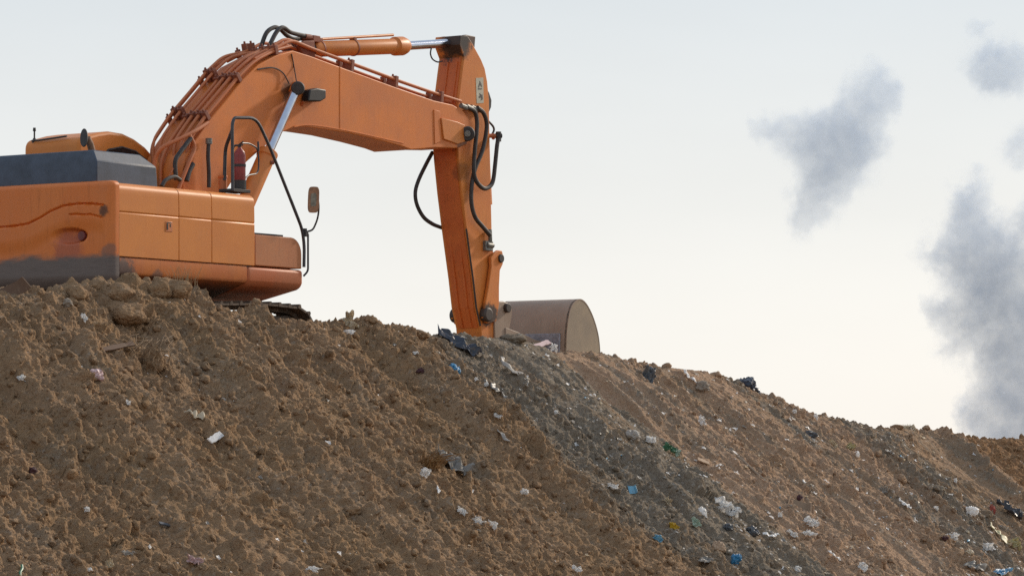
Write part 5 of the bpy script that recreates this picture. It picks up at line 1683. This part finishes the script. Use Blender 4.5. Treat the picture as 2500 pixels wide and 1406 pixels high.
# thin bright haze over the whole sky: whitest low down, cooler higher up
tcw = wt.nodes.new('ShaderNodeTexCoord')
sx = wt.nodes.new('ShaderNodeSeparateXYZ')
wt.links.new(tcw.outputs['Generated'], sx.inputs[0])
rp = wt.nodes.new('ShaderNodeValToRGB')
wt.links.new(sx.outputs[2], rp.inputs[0])
rp.color_ramp.interpolation = 'B_SPLINE'
HZ = [(0.0, (0.935, 0.915, 0.875)), (0.03, (0.905, 0.895, 0.865)), (0.07, (0.83, 0.84, 0.835)), (0.125, (0.70, 0.745, 0.775)), (0.30, (0.56, 0.65, 0.74)), (1.0, (0.42, 0.52, 0.68))]
while len(rp.color_ramp.elements) < len(HZ): rp.color_ramp.elements.new(0.5)
for el, (p, c) in zip(rp.color_ramp.elements, HZ):
    el.position = p
    el.color = c + (1,)
gain = wt.nodes.new('ShaderNodeVectorMath')
gain.operation = 'MULTIPLY'
gain.inputs[1].default_value = (11.0, 10.85, 10.7)
nzs = wt.nodes.new('ShaderNodeTexNoise')
nzs.inputs['Scale'].default_value = 5.0
nzs.inputs['Detail'].default_value = 5.0
strch = wt.nodes.new('ShaderNodeVectorMath')
strch.operation = 'MULTIPLY'
strch.inputs[1].default_value = (1.0, 1.0, 3.5)
wt.links.new(tcw.outputs['Generated'], strch.inputs[0])
wt.links.new(strch.outputs[0], nzs.inputs['Vector'])
veil = wt.nodes.new('ShaderNodeMapRange')
veil.inputs[3].default_value = 0.965
veil.inputs[4].default_value = 1.035
veil.inputs[1].default_value = 0.3
veil.inputs[2].default_value = 0.7
wt.links.new(nzs.outputs[0], veil.inputs[0])
vm = wt.nodes.new('ShaderNodeVectorMath')
vm.operation = 'SCALE'
wt.links.new(rp.outputs[0], vm.inputs[0])
wt.links.new(veil.outputs[0], vm.inputs['Scale'])
wt.links.new(vm.outputs[0], gain.inputs[0])
mx_ = wt.nodes.new('ShaderNodeMix')
mx_.data_type = 'RGBA'
mx_.inputs[0].default_value = 0.88
wt.links.new(sky.outputs[0], mx_.inputs[6])
wt.links.new(gain.outputs[0], mx_.inputs[7])
wt.links.new(mx_.outputs[2], bg.inputs[0])
wt.links.new(bg.outputs[0], wo.inputs[0])

sun = bpy.data.lights.new('sun', 'SUN')
sun.energy = 3.0
sun.angle = math.radians(5.0)
sun.color = (1.0, 0.87, 0.71)
so_ = bpy.data.objects.new('sun', sun)
COL.objects.link(so_)
sd = Vector((math.cos(SUN_EL) * math.sin(SUN_AZ), math.cos(SUN_EL) * math.cos(SUN_AZ), math.sin(SUN_EL)))
so_.rotation_euler = sd.to_track_quat('Z', 'Y').to_euler()
so_.location = sd * 60


# --- smoke drifting far behind the tip: soft volumes made of several billows each
def smoke(label, lobes, dist, seed, dens=1.0):
    """lobes: (x, y, rx, ry) of each billow as seen; each is a real puff as deep as it is wide"""
    s_ = dist / F
    C = Vector(((sum(l[0] for l in lobes) / len(lobes) - CX0) * s_, dist, (HY - sum(l[1] for l in lobes) / len(lobes)) * s_))
    me = bpy.data.meshes.new('smoke_cloud')
    bm = bmesh.new()
    L = []
    lobes = [(x, y, rx * 1.35, ry * 1.35) for x, y, rx, ry in lobes]
    for (x, y, rx, ry) in lobes:
        p = Vector(((x - CX0) * s_, dist, (HY - y) * s_)) - C
        L.append((p, rx * s_, ry * s_))
        mt = Matrix.Translation(p) @ Matrix.Diagonal((rx * s_ * 1.02, min(rx, ry) * s_ * 1.1, ry * s_ * 1.02, 1))
        bmesh.ops.create_icosphere(bm, subdivisions=3, radius=1.0, matrix=mt)
    bm.to_mesh(me)
    bm.free()
    m = NT('smoke_' + str(seed))
    co = m.coord()
    unit = 100.0 * s_
    warp = m.n('ShaderNodeTexNoise', {'Vector': co, 'Scale': 1.5 / unit, 'Detail': 5.0, 'Roughness': 0.65})
    wv = m.n('ShaderNodeVectorMath', {0: warp.outputs['Color'], 1: (0.5, 0.5, 0.5)}, operation='SUBTRACT').outputs[0]
    wv = m.n('ShaderNodeVectorMath', {0: wv, 1: (unit * 1.5,) * 3}, operation='MULTIPLY').outputs[0]
    cw = m.n('ShaderNodeVectorMath', {0: co, 1: wv}, operation='ADD').outputs[0]
    tot = None
    for p, rx, ry in L:
        d = m.n('ShaderNodeVectorMath', {0: cw, 1: tuple(p)}, operation='SUBTRACT').outputs[0]
        d = m.n('ShaderNodeVectorMath', {0: d, 1: (1 / rx, 1 / min(rx, ry), 1 / ry)}, operation='MULTIPLY').outputs[0]
        l = m.n('ShaderNodeVectorMath', {0: d}, operation='LENGTH').outputs['Value']
        k = m.n('ShaderNodeMapRange', {0: l, 1: 0.0, 2: 0.95, 3: 1.0, 4: 0.0}, interpolation_type='SMOOTHSTEP').outputs[0]
        tot = k if tot is None else m.math('ADD', tot, k)
    tot = m.math('MINIMUM', tot, 1.0)
    nz = m.noise(cw, 2.2 / unit, 7, 0.66, 0.4)
    body = m.ramp(m.math('ADD', tot, m.math('MULTIPLY', m.math('SUBTRACT', nz, 0.5), 2.1)), 0.16, 1.12)
    body = m.math('MULTIPLY', body, m.math('MINIMUM', m.math('MULTIPLY', tot, 3.0), 1.0))
    dn = m.math('MULTIPLY', body, dens * 0.54 / unit)
    v = m.n('ShaderNodeVolumePrincipled', {'Color': SMOKE_COL, 'Density': dn, 'Anisotropy': 0.2, 'Absorption Color': (0, 0, 0, 1)})
    m.t.links.new(v.outputs[0], m.out.inputs[1])
    me.materials.append(m.m)
    o = bpy.data.objects.new('smoke_cloud', me)
    COL.objects.link(o)
    o.location = C
    rm = o.modifiers.new('hull', 'REMESH')
    rm.mode = 'VOXEL'
    rm.voxel_size = 14 * s_
    tag(o, label, 'smoke', 'dark smoke drifting behind the tip')
    return o


SMOKE_COL = (0.48, 0.65, 0.94, 1)
smoke('large isolated grey smoke cloud, leftmost of the smoke in the sky',
      [(2040, 390, 125, 130), (2000, 470, 80, 110), (2110, 260, 85, 130), (1945, 330, 110, 75), (2150, 230, 70, 80), (2060, 330, 120, 110), (1965, 520, 55, 80), (1880, 310, 70, 50)], 1500, 1, 1.05)
smoke('small grey smoke puff in the upper right corner of the sky',
      [(2420, 150, 95, 80), (2440, 185, 70, 65), (2385, 70, 40, 40), (2480, 160, 60, 90)], 1500, 2, 1.1)
smoke('faint smoke puff at the right edge between the corner puff and the tall column',
      [(2490, 345, 65, 55), (2530, 370, 70, 60)], 1500, 3, 1.0)
smoke('tall bluish smoke column rising behind the right end of the tip',
      [(2375, 455, 60, 75), (2360, 540, 75, 90), (2420, 620, 120, 130), (2300, 620, 80, 75), (2400, 720, 130, 110), (2470, 800, 120, 150), (2340, 830, 75, 90), (2460, 950, 105, 150), (2450, 1060, 95, 130), (2540, 640, 90, 140), (2540, 1000, 100, 200), (2480, 900, 80, 120), (2490, 1030, 80, 110), (2530, 800, 90, 140), (2390, 1010, 60, 80), (2300, 760, 55, 60), (2520, 520, 60, 70)], 1600, 4, 1.5)

cam = bpy.data.cameras.new('camera')
cam.sensor_width = 36.0
cam.lens = F / 2500.0 * 36.0
cam.shift_y = (HY - 703.0) / 2500.0
cam.clip_start = 0.5
cam.clip_end = 20000.0
co_ = bpy.data.objects.new('camera', cam)
COL.objects.link(co_)
co_.location = (0, 0, 0)
co_.rotation_euler = (math.radians(90), 0, 0)
scene.camera = co_

scene.view_settings.view_transform = 'Standard'
scene.view_settings.look = 'None'
scene.view_settings.exposure = 0.0
scene.view_settings.gamma = 1.0
scene.view_settings.use_curve_mapping = False
scene.cycles.use_denoising = False
scene.cycles.volume_step_rate = 0.4
scene.cycles.volume_max_steps = 256
scene.cycles.max_bounces = 8
scene.cycles.sample_clamp_direct = 6.0
scene.cycles.sample_clamp_indirect = 3.0
